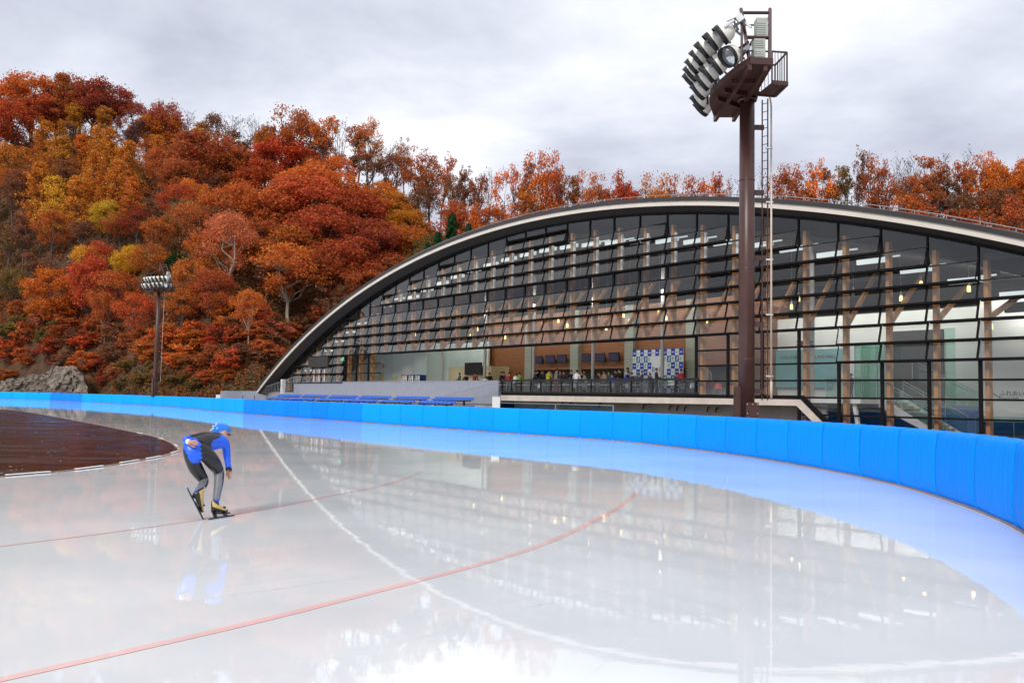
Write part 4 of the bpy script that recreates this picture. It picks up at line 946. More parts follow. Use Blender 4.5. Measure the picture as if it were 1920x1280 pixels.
# landing, stair and balustrades at the right
l0, l1 = -27.55, U(1652,3.0,745)
ld = MB(); ld.box((l0,0.9,1.70),(l1,8.98,ZF)); ld.build('landing', M['white_paint'], hall)
zt_, ub_ = ZF, None
s0 = fac(1652,748,3.0); s1 = fac(1750,806,3.0); sl_ = (s1[1]-s0[1])/(s1[0]-s0[0])
ub_ = l1+(0.05-ZF)/sl_
def stair(n0, n1, u0_, u1_, nm):
    st_ = MB(); nst = 11
    for q in range(nst):
        a = u0_+(u1_-u0_)*q/nst; b_ = u0_+(u1_-u0_)*(q+1)/nst; zt__ = ZF*(1-(q+1)/(nst+1)); st_.box((a,n0+0.06,zt__-0.06),(b_+0.03,n1-0.06,zt__)); st_.box((b_-0.02,n0+0.06,zt__-ZF/(nst+1)),(b_,n1-0.06,zt__-0.06))
    o = st_.build(nm, M['pale_concrete'], hall)
    for n in (n0, n1-0.1):
        sg = MB(); sg.prism([(u0_-0.1,ZF),(u0_-0.1,ZF-0.42),(u1_-0.25,-0.05),(u1_+0.25,-0.05),(u0_+0.25,ZF)], n, n+0.08); sg.build('stringer', M['white_paint'], o)
    return o
stair(2.9, 5.4, l1, ub_, 'staircase')
pb_ = MB(); pb_.box((-27.4,6.6,0.02),(-17.0,6.7,1.68)); pb_.build('blue_panel', M['panel_blue'], hall)
cl_ = MB(); cl_.beam((l1-0.2,1.2,0),(l1-0.5,1.2,1.70),0.18,0.18); cl_.build('landing_prop', M['white_paint'], hall)
gb = MB(); hr = MB()
def balus(pts, h=1.05):
    for a, b_ in zip(pts, pts[1:]):
        a, b_ = Vector(a), Vector(b_); up = Vector((0,0,h)); gb.add([a, b_, b_+up, a+up], [(0,1,2,3)]); hr.tube(a+up, b_+up, 0.016, n=6)
        n_ = max(1, int((b_-a).length/1.3))
        for q in range(n_+1): c_ = a.lerp(b_, q/n_); hr.tube(c_, c_+up, 0.012, n=5)
        hr.tube(a+Vector((0,0.08,0.85)), b_+Vector((0,0.08,0.85)), 0.022, n=6)
balus([(l0+0.9,1.0,ZF),(l1,1.0,ZF)]); balus([(l1,2.92,ZF),(ub_,2.92,0.1)]); balus([(l1,5.35,ZF),(ub_,5.35,0.1)]); balus([(ub_+0.3,5.6,0.1),(ub_+4,5.6,0.1)])
balus([(l1,6.4,ZF+1.2),(ub_+1,6.4,0.9)])
gb.build('glass_balustrade', M['glass_green'], hall); hr.build('handrail', M['chrome'], hall)
a, b_ = U(1601,5.5), U(1658,5.5)
lg = MB()
for n in (5.6, 7.4): lg.add([(a,n,ZF),(b_,n,ZF),(b_,n,5.1),(a,n,5.1)], [(0,1,2,3)])
m_ = (a+b_)/2
for u in (a, m_-0.5, m_+0.4, b_): lg.add([(u,5.6,ZF),(u,7.4,ZF),(u,7.4,5.1),(u,5.6,5.1)], [(0,1,2,3)])
o = lg.build('glass_lift_shaft', M['glass_green'], hall); lf_ = MB()
for u in (a, m_-0.5, m_+0.4, b_): lf_.box((u-0.02,5.58,ZF),(u+0.02,5.62,5.12))
lf_.box((a,5.57,5.08),(b_,5.63,5.16)); lf_.build('lift_frame', M['grey_metal'], o)
dd = MB(); dd.box((U(1662,8.8),8.85,ZF-1.2),(U(1768,8.8),8.99,6.1)); dd.build('opening_shade_panel', M['soffit'], hall)  # dark panel on the wall, its colour standing for the shade inside a doorway
for x0, x1, y in [(1768,1775,680)]:
    gp = MB(); gp.add([(U(x0,7),7.2,0.4),(U(x1,7)+0.4,7.2,0.4),(U(x1,7)+0.4,7.2,6.0),(U(x0,7),7.2,6.0)], [(0,1,2,3)]); gp.build('glass_screen', M['glass_green'], hall)
# black ducts under the roof at the far right
du = MB(); q = fac(1812,458,3); du.tube((q[0]-0.4,3,q[1]),(q[0]+1.6,3,q[1]+0.12),0.30,n=16); q = fac(1880,452,2.5); du.box((q[0]-0.5,2.3,q[1]-0.3),(q[0]+0.5,3.0,q[1]+0.2)); q = fac(1880,478,2.5); du.box((q[0]-0.7,2.2,q[1]-0.25),(q[0]+1.2,3.0,q[1]+0.12))
du.build('air_duct', M['black'], hall)
# teal board with its lettering and the hall sign, both flat on the wall
nT = 8.85; tp = [fac(x, y, nT) for x, y in [(1453,657),(1593,653),(1560,727),(1453,726)]]
tb = MB(); tb.prism([(u, z) for u, z in tp][::-1], nT-0.06, nT); tb.build('teal_board', M['teal'], hall)
def wall_text(body, px, py, n, size, m, name='lettering'):
    u, z = fac(px, py, n); o = bpy.data.objects.new(name, text_mesh(body, size)); o.data.materials.clear(); o.data.materials.append(m); link(o, hall)
    o.rotation_euler = (math.pi/2,0,0); o.location = (u, n, z); return o
wall_text('KARUIZAWA', 1463, 673, nT-0.08, 0.27, M['ink_red']); wall_text('CURLING HALL', 1513, 672, nT-0.08, 0.30, M['ink_red'])
u, z = fac(1494,670,nT-0.08); rg_ = MB()
for q in range(18):
    a0_, a1_ = 2*math.pi*q/18, 2*math.pi*(q+1)/18; rg_.beam((u+0.15*math.cos(a0_),nT-0.075,z+0.19*math.sin(a0_)),(u+0.15*math.cos(a1_),nT-0.075,z+0.19*math.sin(a1_)),0.012,0.05,up=(0,1,0))
rg_.box((u-0.06,nT-0.085,z-0.05),(u+0.06,nT-0.07,z+0.06)); rg_.build('ring_emblem', M['ink_green'], hall)
wall_text('ふれあいホール', 1874, 741, 6.1, 0.30, M['ink']); wall_text('Fureai Hall', 1874, 748.5, 6.1, 0.21, M['ink'])
ic = MB(); u, z = fac(1864,739,6.1)
for q in range(4): ic.beam((u-0.22+q*0.12,6.1,z+0.10-q*0.07),(u-0.10+q*0.12,6.1,z+0.10-q*0.07),0.02,0.035); ic.beam((u-0.10+q*0.12,6.1,z+0.10-q*0.07),(u-0.10+q*0.12,6.1,z+0.03-q*0.07),0.02,0.035)
ic.build('stair_symbol', M['ink'], hall)
sp_ = MB(); clipped(sp_, U(1838,6.2,720), -8.0, 6.2, 6.4, 0.9, 7.3); sp_.build('sign_wall', M['white_wall'], hall)
nv = MB(); nv.box((U(1838,6.0,790),6.1,0.0),(-8.0,6.35,0.88)); nv.build('navy_plinth', M['navy'], hall)
# entrance at the left end: dark board over timber-framed doors, and the white end wall
e0, e1 = U(581,-0.2,665), U(617,-0.2,665)
eb = MB(); eb.box((e0,-0.35,4.55),(e1,-0.06,5.62)); eb.build('dark_board', M['roof'], hall)
for q in range(3):
    u = e0+(e1-e0)*(0.1+0.27*q); dr = MB(); dr.box((u,-0.14,ZF+0.02),(u+0.28,-0.08,4.3)); dr.box((u+0.42,-0.12,ZF+0.02),(u+0.62,-0.08,4.3),1); dr.build('door', [M['wood'], M['white_paint']], hall)
ew = MB(); ew.box((U(517,-1.0,710),-0.4,0.6),(U(520.5,-1.0,710),0.0,3.3)); ew.build('end_wall', M['white_paint'], hall)

# ------------------------------------------------------------------ pendant lamps
LAMPS = [(680.5,634,1),(778,627,1),(855,619,1),(881,626,1),(895,617,1),(925,624,1),(947,632,1),(942.6,612,0),(990,606,1),(992,628,1),(1015.5,614,1),(1046.7,601,1),(1063.7,610,1),(1086.7,620,1),(1102,596,0),(1123,600,0),(1136.7,615,1),(1169,591,1),(1180,602,1),(1197,605,0),(1235.7,584,1),(1249,596,1),(1326.7,602,1),(1484,575,1),(1497.5,560,1),(1586.5,566,0),(1600,550,0),(1689.5,559,1),(1727,532,1),(1816.5,541,1),(1858,612,1)]
lamp_glow = MB(); lamp_glow.lathe([(0.0,-0.16),(0.085,-0.16),(0.09,-0.13),(0.088,0.06),(0.055,0.15)], 14); LG = lamp_glow.mesh('shade', M['pendant_glow'], True)
lamp_off = MB(); lamp_off.lathe([(0.0,-0.16),(0.085,-0.16),(0.09,-0.13),(0.088,0.06),(0.055,0.15)], 14); LO = lamp_off.mesh('shade', M['grey_metal'], True)
lamp_cap = MB(); lamp_cap.lathe([(0.056,0.15),(0.05,0.22),(0.045,0.36),(0.01,0.38)], 12); LC = lamp_cap.mesh('cap', M['white_paint'], True)
prng = random.Random(4); lit = [q for q in LAMPS if q[2]]; off = [q for q in LAMPS if not q[2]]
for (x, y, on) in LAMPS:
    n = 2.6+prng.uniform(-0.5,1.6); u, z = fac(x, y, n); o = empty('pendant_lamp', FW(u, n, z), BROT)
    lst = lit if on else off; k = lst.index((x, y, on))
    if on: lb = f"lit amber pendant lamp, number {k+1} counted from the left, hanging inside the glass hall"
    else: lb = f"unlit pale pendant lamp, {ORD[k]}{'' if k == 0 else ' from the left'} of the dark ones inside the hall"
    tag(o, lb, 'lamp', 'pendant lamps hanging inside the hall')
    link(bpy.data.objects.new('shade', LG if on else LO), o); link(bpy.data.objects.new('cap', LC), o)
    cd = MB(); cd.tube((0,0,0.36),(0,0,max(0.6, zarc(u,98.6)-z-0.05)),0.009,n=5,cap=False); cd.build('cord', M['grey_metal'], o)
# ------------------------------------------------------------------ deck edge: railings, slatted fence, seats
def bld(o, u, n, z): o.location = FW(u, n, z); o.rotation_euler = (0,0,BROT); return o
r0, r1 = -54.0, -34.6
dr = empty('deck_railing', FW(r0, -0.02, ZF+0.10), BROT, 'black steel and glass railing along the front edge of the raised deck', 'railing')
L = r1-r0; mb = MB(); mb.box((0,-0.06,0.86),(L,0.05,1.0)); mb.build('top_rail', M['black'], dr)
mb = MB(); mb.box((0,-0.05,0.0),(L,0.04,0.10)); mb.build('bottom_rail', M['black'], dr)
gm = MB(); x = 0.0; widths = []
while x < L-0.3:
    pst = MB(); pst.box((-0.045,-0.05,0.1),(0.045,0.04,0.86)); o = pst.build('railing_post', M['black'], dr); o.location = (min(x+0.05,L-0.05),0,0); x += 1.15 if x < 8 else 1.9
gm.add([(0.05,0.0,0.12),(L-0.05,0.0,0.12),(L-0.05,0.0,0.85),(0.05,0.0,0.85)], [(0,1,2,3)]); gm.build('glass_panel', M['glass_rail'], dr)

f0, f1 = -91.4, -54.15
sf = empty('slatted_fence', FW(f0, -0.22, 1.15), BROT, 'long grey vertical board fence along the deck behind the blue seats', 'fence')
mb = MB(); x = 0.0
while x < f1-f0-0.05:
    mb.box((x+0.012,-0.02,0),(min(x+0.26, f1-f0),0.02,1.80)); x += 0.262
mb.box((0,0.02,0.2),(f1-f0,0.06,0.3)); mb.box((0,0.02,1.5),(f1-f0,0.06,1.6)); mb.build('boards', M['slat_grey'], sf)
mb = MB(); mb.box((0,-0.05,1.80),(f1-f0,0.07,1.86)); mb.build('cap_rail', M['grey_metal'], sf)

def bars(name, p, q, h0, h1, label, group, nb, foot=None):
    p, q = Vector(p), Vector(q); root = empty(name, p, 0, label, 'railing', group); d = q-p
    tr_ = MB(); tr_.tube(Vector((0,0,h0)), d+Vector((0,0,h1)), 0.03, n=8); tr_.tube(Vector((0,0,0.1)), d+Vector((0,0,0.1)), 0.02, n=6); tr_.build('handrail', M['grey_metal'], root)
    b_ = MB()
    for k in range(nb+1):
        t = k/nb; c = d*t; b_.tube(c, c+Vector((0,0,h0+(h1-h0)*t)), 0.016, n=5)
    b_.build('balusters', M['slat_grey'], root); return root
ua, za = fac(822,745,-1.1); ub, zb = fac(937,752,-1.1)
bars('stair_railing', FW(ua,-1.1,za-0.75), FW(ub,-1.1,za-0.75), 0.85, 2.05, 'grey barred railing that rises with the steps at the right end of the board fence', None, 46)
ua, _ = fac(482,730,-0.8); ub, _ = fac(556,716,-0.8)
bars('stair_railing', FW(ua,-0.8,1.25), FW(ub,-0.8,1.25), 0.85, 2.35, 'grey barred railing rising past the low left end of the hall', None, 26)
# stepped stand under the seats
ts = MB(); ts.box((-93,-2.0,-0.02),(-54.6,-0.3,1.05)); ts.box((-94,-3.9,-0.02),(-56,-2.0,0.80)); ts.box((-95,-6.0,-0.02),(-56,-3.9,0.45))
tag(ts.build('seating_terrace', M['pale_concrete']), 'stepped pale concrete stand carrying the two rows of blue seats', 'terrace'); bpy.data.objects['seating_terrace'].location = FW(0,0,0); bpy.data.objects['seating_terrace'].rotation_euler = (0,0,BROT)
def seat_mesh():
    mb = MB(); W_ = 0.25; prof = [(-0.22,0.0),(-0.20,0.05),(-0.05,0.035),(0.12,0.03),(0.20,0.06),(0.25,0.20),(0.28,0.20),(0.245,0.03),(0.16,-0.01),(-0.18,-0.03)]
    mb2 = []; n = len(prof); vs = []
    for k in range(7):
        t = k/6*2-1; sh = 1-0.16*t*t; vs += [(W_*t, y, z*sh+0.015*t*t) for y, z in prof]
    mb.add(vs, [(k*n+i, k*n+(i+1)%n, (k+1)*n+(i+1)%n, (k+1)*n+i) for k in range(6) for i in range(n)]+[tuple(range(n-1,-1,-1)), tuple(range(6*n,7*n))]); return mb.mesh('seat', M['seat_blue'], True)
SEAT = seat_mesh()
back = [(521,562),(566,611),(617,667),(673,729),(738,801),(811,884)]; front = [(500,540),(543,588),(594,642),(645,705),(711,773),(784,850)]
rk_n = {0:'leftmost',1:'second from left',2:'third from left',3:'fourth from left',4:'fifth from left',5:'rightmost'}
for row, lst, n, zt_ in (('back', back, -2.6, 1.42), ('front', front, -4.4, 1.12)):
    for k, (x0, x1) in enumerate(lst):
        ua, _ = fac(x0, 744, n); ub, _ = fac(x1, 744, n); b = empty('seat_bench', FW(ua, n, zt_-0.34), BROT, f"row of blue bucket seats on a beam, {rk_n[k]} in the {row} row", 'bench', 'blue seat benches on the stand')
        Lb = ub-ua; ns = max(6, round(Lb/0.53))
        for i_ in range(ns):
            s_ = bpy.data.objects.new('seat', SEAT); link(s_, b); s_.location = (Lb*(i_+0.5)/ns, 0, 0.36); s_.scale = (Lb/ns/0.53,1,1)
        bm_ = MB(); bm_.box((0.1,-0.05,0.22),(Lb-0.1,0.05,0.31)); bm_.build('beam', M['black'], b)
        for t in (0.18,0.5,0.82):
            lg_ = MB(); lg_.box((-0.06,-0.06,-0.1),(0.06,0.06,0.22)); lg_.box((-0.05,-0.22,0.22),(0.05,0.2,0.27)); o = lg_.build('support', M['black'], b); o.location = (Lb*t,0,0)
# low glass screen, white boxes, ribbed wall left of the hall
u0_, _ = fac(925,760,-2.6); u1_, _ = fac(1150,762,-2.6); zt_ = fac(1050,758,-2.6)[1]
gs = empty('glass_screen', FW(u0_, -2.6, 0), BROT, 'low framed glass screen standing just behind the blue barrier under the deck', 'screen')
mb = MB(); mb.add([(0,0,0.1),(u1_-u0_,0,0.1),(u1_-u0_,0,zt_),(0,0,zt_)], [(0,1,2,3)]); mb.build('pane', M['glass_green'], gs)
mb = MB()
for t in (0,0.56,1.0): mb.box(((u1_-u0_)*t-0.03,-0.03,0),((u1_-u0_)*t+0.03,0.03,zt_+0.03))
mb.box((0,-0.02,zt_),(u1_-u0_,0.02,zt_+0.04)); mb.build('screen_frame', M['grey_metal'], gs)
def boxy(px0, px1, top, Y, bot, label, name='white_box'):
    a, b_ = at_Y(px0, top, Y), at_Y(px1, top, Y); mb = MB(); mb.box((0,-0.05,0),(b_.x-a.x,0.22,a.z-bot)); mb.box((-0.02,-0.07,a.z-bot),(b_.x-a.x+0.02,0.24,a.z-bot+0.03))
    o = mb.build(name, M['pale_concrete'] if 'post' in name else M['white_paint'], bevel=0.01, loc=(a.x,Y,bot)); return tag(o, label, 'box')
boxy(923,938,744,46.5,0.2,'cream white box post between the grey stair railing and the deck','white_box')
boxy(157,163,729,140,1.0,'small white box on top of the far barrier below the rock face','white_box')
boxy(405,413,740,112,0.8,'small pale box beside the far left end of the ribbed wall','white_box')
a, b_ = at_Y(408,728,114), at_Y(517,730,106)
rw = empty('ribbed_wall', (a.x,a.y,0), math.atan2(b_.y-a.y,b_.x-a.x), 'low pale grey ribbed wall left of the hall, sloping down at its end', 'wall')
Lw = math.hypot(b_.x-a.x,b_.y-a.y); mb = MB(); mb.prism([(-0.3,0),(0.9,1.9),(Lw,1.95),(Lw,0)], 0, 0.25)
for k in range(int(Lw/0.22)): mb.box((1.0+k*0.22,-0.03,0.2),(1.08+k*0.22,0.0,1.88)) if 1.08+k*0.22 < Lw else None
mb.build('panel', M['slat_grey'], rw)
for k in range(3):
    mb = MB(); mb.box((0,-0.1,0.9),(0.05,-0.05,1.4)); o = mb.build('fence_post', M['dark_steel'], rw); o.location = (Lw*(0.5+0.2*k),-0.3,0)

# ------------------------------------------------------------------ things inside the hall
def vending(px0, px1, m, label):
    ua, _ = fac(px0, 700, 6.4); ub, _ = fac(px1, 700, 6.4); v = empty('vending_machine', FW(ua, 6.25, ZF), BROT, label, 'vending machine', 'vending machines'); W_ = ub-ua
    mb = MB(); mb.box((0,0,0),(W_,0.7,1.9)); mb.build('cabinet', M[m], v, bevel=0.02)
    mb = MB(); mb.box((W_*0.10,-0.02,0.95),(W_*0.88,-0.003,1.78)); mb.build('display_window', M['vend_glow'], v)
    mb = MB()
    for s_ in range(3):
        for c in range(6):
            x = W_*(0.15+0.12*c); mb.tube((x,-0.05,1.03+s_*0.26),(x,-0.05,1.2+s_*0.26),0.035,n=8,mi=(s_+c)%3)
    mb.build('bottles', [M['sign_red'], M['white_paint'], M['sign_blue']], v)
    mb = MB(); mb.box((W_*0.15,-0.03,0.2),(W_*0.85,-0.003,0.5)); mb.build('delivery_flap', M['sign_blue'] if 'blue' in m else M['grey_metal'], v)
vending(754.5,766.5,'red','red drinks vending machine against the pale lobby wall'); vending(767.5,778.5,'vend_blue','left one of the two dark blue drinks vending machines'); vending(779.5,790.5,'vend_blue','right one of the two dark blue drinks vending machines')
def screen(px0, px1, y0, y1, n, label, grp, tilt=0.0):
    ua, za = fac(px0, y0, n); ub, zb = fac(px1, y1, n); s_ = empty('television', FW((ua+ub)/2, n, (za+zb)/2), BROT, label, 'television', grp); W_, H_ = ub-ua, abs(za-zb)
    mb = MB(); mb.box((-W_/2,-0.05,-H_/2),(W_/2,0.04,H_/2)); o = mb.build('casing', M['black'], s_, bevel=0.015)
    mb = MB(); mb.box((-W_/2+0.06,-0.062,-H_/2+0.06),(W_/2-0.06,-0.052,H_/2-0.06)); p = mb.build('screen', M['screen'] if grp else M['black'], s_)
    mb = MB(); mb.beam((0,0.04,0),(0,0.42,0.12),0.08,0.08); mb.build('wall_bracket', M['black'], s_)
    for q in (o, p): q.rotation_euler = (tilt,0,0)
screen(872,903,680,702,6.0,'large black television on the cream kiosk wall',None)
for k, (x0, x1, y0, y1) in enumerate([(1004,1017,667,681),(1023,1040,666,680.5),(1045,1062,665,679.5),(1092,1108,663,678),(1117,1135,662,677.5),(1142,1161,661,677)]):
    screen(x0, x1, y0, y1, 9.55, 'black television high on the timber wall, '+['partly behind a white column','second from left','third from left','fourth, left of a white column','fifth, just right of a white column','rightmost'][k], 'televisions on the timber wall', 0.18)
# blue and white sponsor board
bu0, bz1 = fac(1186.5,657,8.6); bu1, _ = fac(1281,653,8.6); bz0 = ZF+0.15
bd = empty('sponsor_board', FW(bu0, 8.6, bz0), BROT, 'tall blue and white chequered sponsor board on the deck', 'board'); W_, H_ = bu1-bu0, bz1-bz0
mb = MB(); mb.box((0,0,0),(W_,0.06,H_)); mb.build('panel', mat('board_white', (0.72,0.76,0.78), 0.5, 0, 0.02), bd)
M['b_blue'] = mat('board_blue', (0.015,0.07,0.42), 0.5); M['b_teal'] = mat('board_teal', (0.02,0.17,0.36), 0.5); M['b_green'] = mat('board_green', (0.08,0.34,0.10), 0.5)
sq = MB(); lo_ = MB(); NC, NR = 13, 7; cw, ch = W_/NC, H_/NR
for r_ in range(NR):
    for c in range(NC):
        x, z = c*cw, H_-(r_+1)*ch+0.0; centre = 5 <= c <= 8 and 1 <= r_ <= 4 and not (c == 8 and r_ != 2 and r_ != 3)
        if centre: continue
        kx = (c+r_) % 2; ky = (c*3+r_*5) % 6
        if kx == 0:
            sq.box((x,-0.004,z),(x+cw,-0.001,z+ch), 1 if ky in (2,5) else 0)
            if ky in (0,4): lo_.box((x+cw*0.2,-0.008,z+ch*0.45),(x+cw*0.8,-0.005,z+ch*0.58), 0)
            elif ky in (2,5): lo_.box((x+cw*0.35,-0.008,z+ch*0.2),(x+cw*0.65,-0.005,z+ch*0.42), 0); lo_.box((x+cw*0.45,-0.008,z+ch*0.5),(x+cw*0.75,-0.005,z+ch*0.78), 0)
        else:
            if ky in (1,5):
                for q in range(8):
                    a_ = 0.6+q*0.6; lo_.box((x+cw*0.5+cw*0.2*math.cos(a_)-0.03,-0.008,z+ch*0.5+ch*0.2*math.sin(a_)-0.035),(x+cw*0.5+cw*0.2*math.cos(a_)+0.03,-0.005,z+ch*0.5+ch*0.2*math.sin(a_)+0.035), 1)
            else: lo_.box((x+cw*0.2,-0.008,z+ch*0.44),(x+cw*0.8,-0.005,z+ch*0.56), 2)
sq.box((0,-0.004,H_),(W_,0.05,H_+0.03)); sq.build('printed_squares', [M['b_blue'], M['b_teal']], bd); lo_.build('printed_marks', [M['white_paint'], M['b_green'], M['grey_metal']], bd)
o = bpy.data.objects.new('lettering', text_mesh('R×P', 0.62)); o.data.materials.clear(); o.data.materials.append(M['b_teal']); link(o, bd); o.rotation_euler = (math.pi/2,0,0); o.location = (cw*5.15,-0.01,H_-ch*3.55)
# tables and chairs on the deck
def table(px, n, label):
    u, _ = fac(px, 714, n); t = empty('table', FW(u, n, ZF), BROT, label, 'table', 'white tables on the deck')
    mb = MB(); mb.box((-0.6,-0.35,0.70),(0.6,0.35,0.74)); mb.build('table_top', M['white_paint'], t, bevel=0.012)
    mb = MB(); mb.tube((0,0,0.02),(0,0,0.70),0.035,n=10); mb.lathe([(0.28,0),(0.28,0.015),(0.04,0.04)],16); mb.build('pedestal', M['chrome'], t)
for k, (px, n, lb) in enumerate([(905,1.6,'white table end by the grey fence, under the kiosk television'),(932,1.6,'white table next to the fence corner in front of the dark timber'),(949,2.4,'white table before the person in the red shirt'),(985,1.7,'white table left of the tall leaning person in black'),(1018,1.5,'white table in front of the black clad pair'),(1037,2.0,'white table beside the person in yellow'),(1064,1.5,'white table left of the person in the round white shirt'),(1100,1.8,'white table right of the person in the white shirt, by a column'),(1136,1.6,'white table before the seated pair in brown'),(1186,2.0,'white table right of the man in the white shirt'),(1262,2.2,'long looking white table in front of the sponsor board, carrying cartons')]): table(px, n, lb)
def chair(px, n, m, rz, label, grp):
    u, _ = fac(px, 722, n); c = empty('chair', FW(u, n, ZF), BROT+rz, label, 'chair', grp)
    mb = MB(); mb.box((-0.22,-0.22,0.43),(0.22,0.22,0.46)); mb.build('seat', M[m], c, bevel=0.012)
    mb = MB(); vs = []
    for k in range(7):
        t = k/6*2-1; x = 0.23*t; y = 0.2+0.05*(1-t*t)
        for z in (0.52,0.62,0.78,0.84): vs.append((x*(0.9 if z in (0.52,0.84) else 1), y+(z-0.5)*0.2, z)); vs.append((x*(0.9 if z in (0.52,0.84) else 1), y+0.02+(z-0.5)*0.2, z))
    fs = []
    for k in range(6):
        for i_ in range(3): a = k*8+i_*2; fs += [(a, a+8, a+10, a+2), (a+1, a+3, a+11, a+9)]
        fs += [(k*8, k*8+1, k*8+9, k*8+8), (k*8+6, k*8+14, k*8+15, k*8+7)]
    mb.add(vs, fs); mb.build('backrest', M[m], c)
    for sx in (-1,1):
        for sy in (-1,1):
            l_ = MB(); l_.tube((sx*0.19,sy*0.18,0.44),(sx*0.22,sy*0.22+ (0.03 if sy > 0 else 0),0.0),0.012,n=6); l_.build('leg', M['chrome'], c)
        l_ = MB(); l_.tube((sx*0.19,0.18,0.44),(sx*0.19,0.26,0.62),0.012,n=6); l_.build('back_stay', M['chrome'], c)
chair(1345,2.0,'red',0.5,'red chair with chrome legs behind glass, left of the near mast','red chairs by the glass'); chair(1361,2.3,'red',-0.4,'red chair with chrome legs behind glass, hidden partly by the near mast','red chairs by the glass')
for k, px in enumerate([945,962,1011,1022,1052,1060,1072,1098,1106,1126,1143,1152,1172,1186,1200,1212,1275,1284,1296]):
    chair(px, 0.9+0.5*(k%3), 'grey_metal', prng.uniform(-0.6,0.6)+math.pi*(k%2), 'pale grey chair with chrome legs behind the deck railing, '+(ORD[k] if k < 12 else ['thirteenth','fourteenth','fifteenth','sixteenth','seventeenth','eighteenth','nineteenth'][k-12])+' from the left', 'pale chairs on the deck')
for k, (px, py, s_) in enumerate([(1259,711,(0.35,0.25,0.28)),(1264,706,(0.12,0.1,0.42))]):
    u, _ = fac(px, 712, 2.2); mb = MB(); mb.box((-s_[0]/2,-s_[1]/2,0),(s_[0]/2,s_[1]/2,s_[2])); mb.box((-s_[0]*0.3,-s_[1]/2-0.004,s_[2]*0.3),(s_[0]*0.3,-s_[1]/2-0.001,s_[2]*0.6),1)
    o = mb.build('carton', [M['white_paint'], M['b_green']], bevel=0.01); bld(o, u+0.0, 2.2, ZF+0.745); tag(o, ['low white carton on the table before the sponsor board','tall narrow white and green carton on the same table'][k], 'carton')
fl_ = MB(); u, _ = fac(845,705,3.0); 
for x in (0,0.55):
    for y in (0,0.4): fl_.tube((x,y,0),(x,y,1.25),0.02,n=6)
for z in (0.3,0.6,0.9,1.23): fl_.box((0,0,z),(0.55,0.4,z+0.02))
o = fl_.build('rack', M['white_paint']); bld(o, u, 4.0, ZF); tag(o, 'small white open rack beside the cream kiosk wall', 'rack')

# ------------------------------------------------------------------ people
def eval_mesh(o):
    dg = bpy.context.evaluated_depsgraph_get(); me = bpy.data.meshes.new_from_object(o.evaluated_get(dg)); return me
def skin_body(name, verts, edges, radii, mats, pick, root_i=0, sub=2):
    me = bpy.data.meshes.new('source'); me.from_pydata([tuple(v) for v in verts], edges, []); me.update()
    o = bpy.data.objects.new('source', me); COL.objects.link(o)
    sk = o.modifiers.new('skin', 'SKIN'); sk.use_smooth_shade = True
    lay = me.skin_vertices[0].data if me.skin_vertices else None
    if lay is None:
        bm = bmesh.new(); bm.from_mesh(me); bm.verts.layers.skin.verify(); bm.to_mesh(me); bm.free(); lay = me.skin_vertices[0].data
    for k, r in enumerate(radii):
        lay[k].radius = (r, r) if not isinstance(r, tuple) else r; lay[k].use_root = (k == root_i)
    ss = o.modifiers.new('sub', 'SUBSURF'); ss.levels = sub; ss.render_levels = sub
    out = eval_mesh(o); bpy.data.objects.remove(o); out.name = name
    out.materials.clear()
    for m in mats: out.materials.append(m)
    V = [Vector(v) for v in verts]
    for p in out.polygons:
        c = p.center; best = None
        for ei, (a, b_) in enumerate(edges):
            ab_ = V[b_]-V[a]; t = max(0, min(1, (c-V[a]).dot(ab_)/max(1e-9, ab_.length_squared))); d = (c-V[a]-ab_*t).length
            if best is None or d < best[0]: best = (d, ei, t)
        p.material_index = pick(best[1], best[2], c); p.use_smooth = True
    if sub > 2:                                         # smooth the seams between the colours of the suit
        em = {}
        for p in out.polygons:
            for k in p.edge_keys: em.setdefault(k, []).append(p.index)
        nb = [[] for _ in out.polygons]
        for l in em.values():
            if len(l) == 2: nb[l[0]].append(l[1]); nb[l[1]].append(l[0])
        cur = [p.material_index for p in out.polygons]; fixed = [c in (3,) for c in cur]
        for _ in range(14):
            new = cur[:]
            for i_ in range(len(cur)):
                if fixed[i_]: continue
                cnt_ = {}
                ring = set(nb[i_])
                for q in nb[i_]: ring.update(nb[q])
                ring.discard(i_)
                for q in ring: cnt_[cur[q]] = cnt_.get(cur[q],0)+1
                bst = max(cnt_, key=cnt_.get)
                if bst != 3 and cnt_[bst] > len(ring)*0.5: new[i_] = bst
            cur = new
        for p, c in zip(out.polygons, cur): p.material_index = c
    return out
_cl = {}
def cloth(c):
    if c not in _cl: _cl[c] = mat('cloth', c, 0.8, 0, 0.15, 9)
    return _cl[c]
M['skin'] = mat('skin', (0.50,0.27,0.18), 0.55, 0, 0.06, 8); M['hair'] = mat('hair', (0.014,0.011,0.010), 0.5, 0, 0.3, 20)
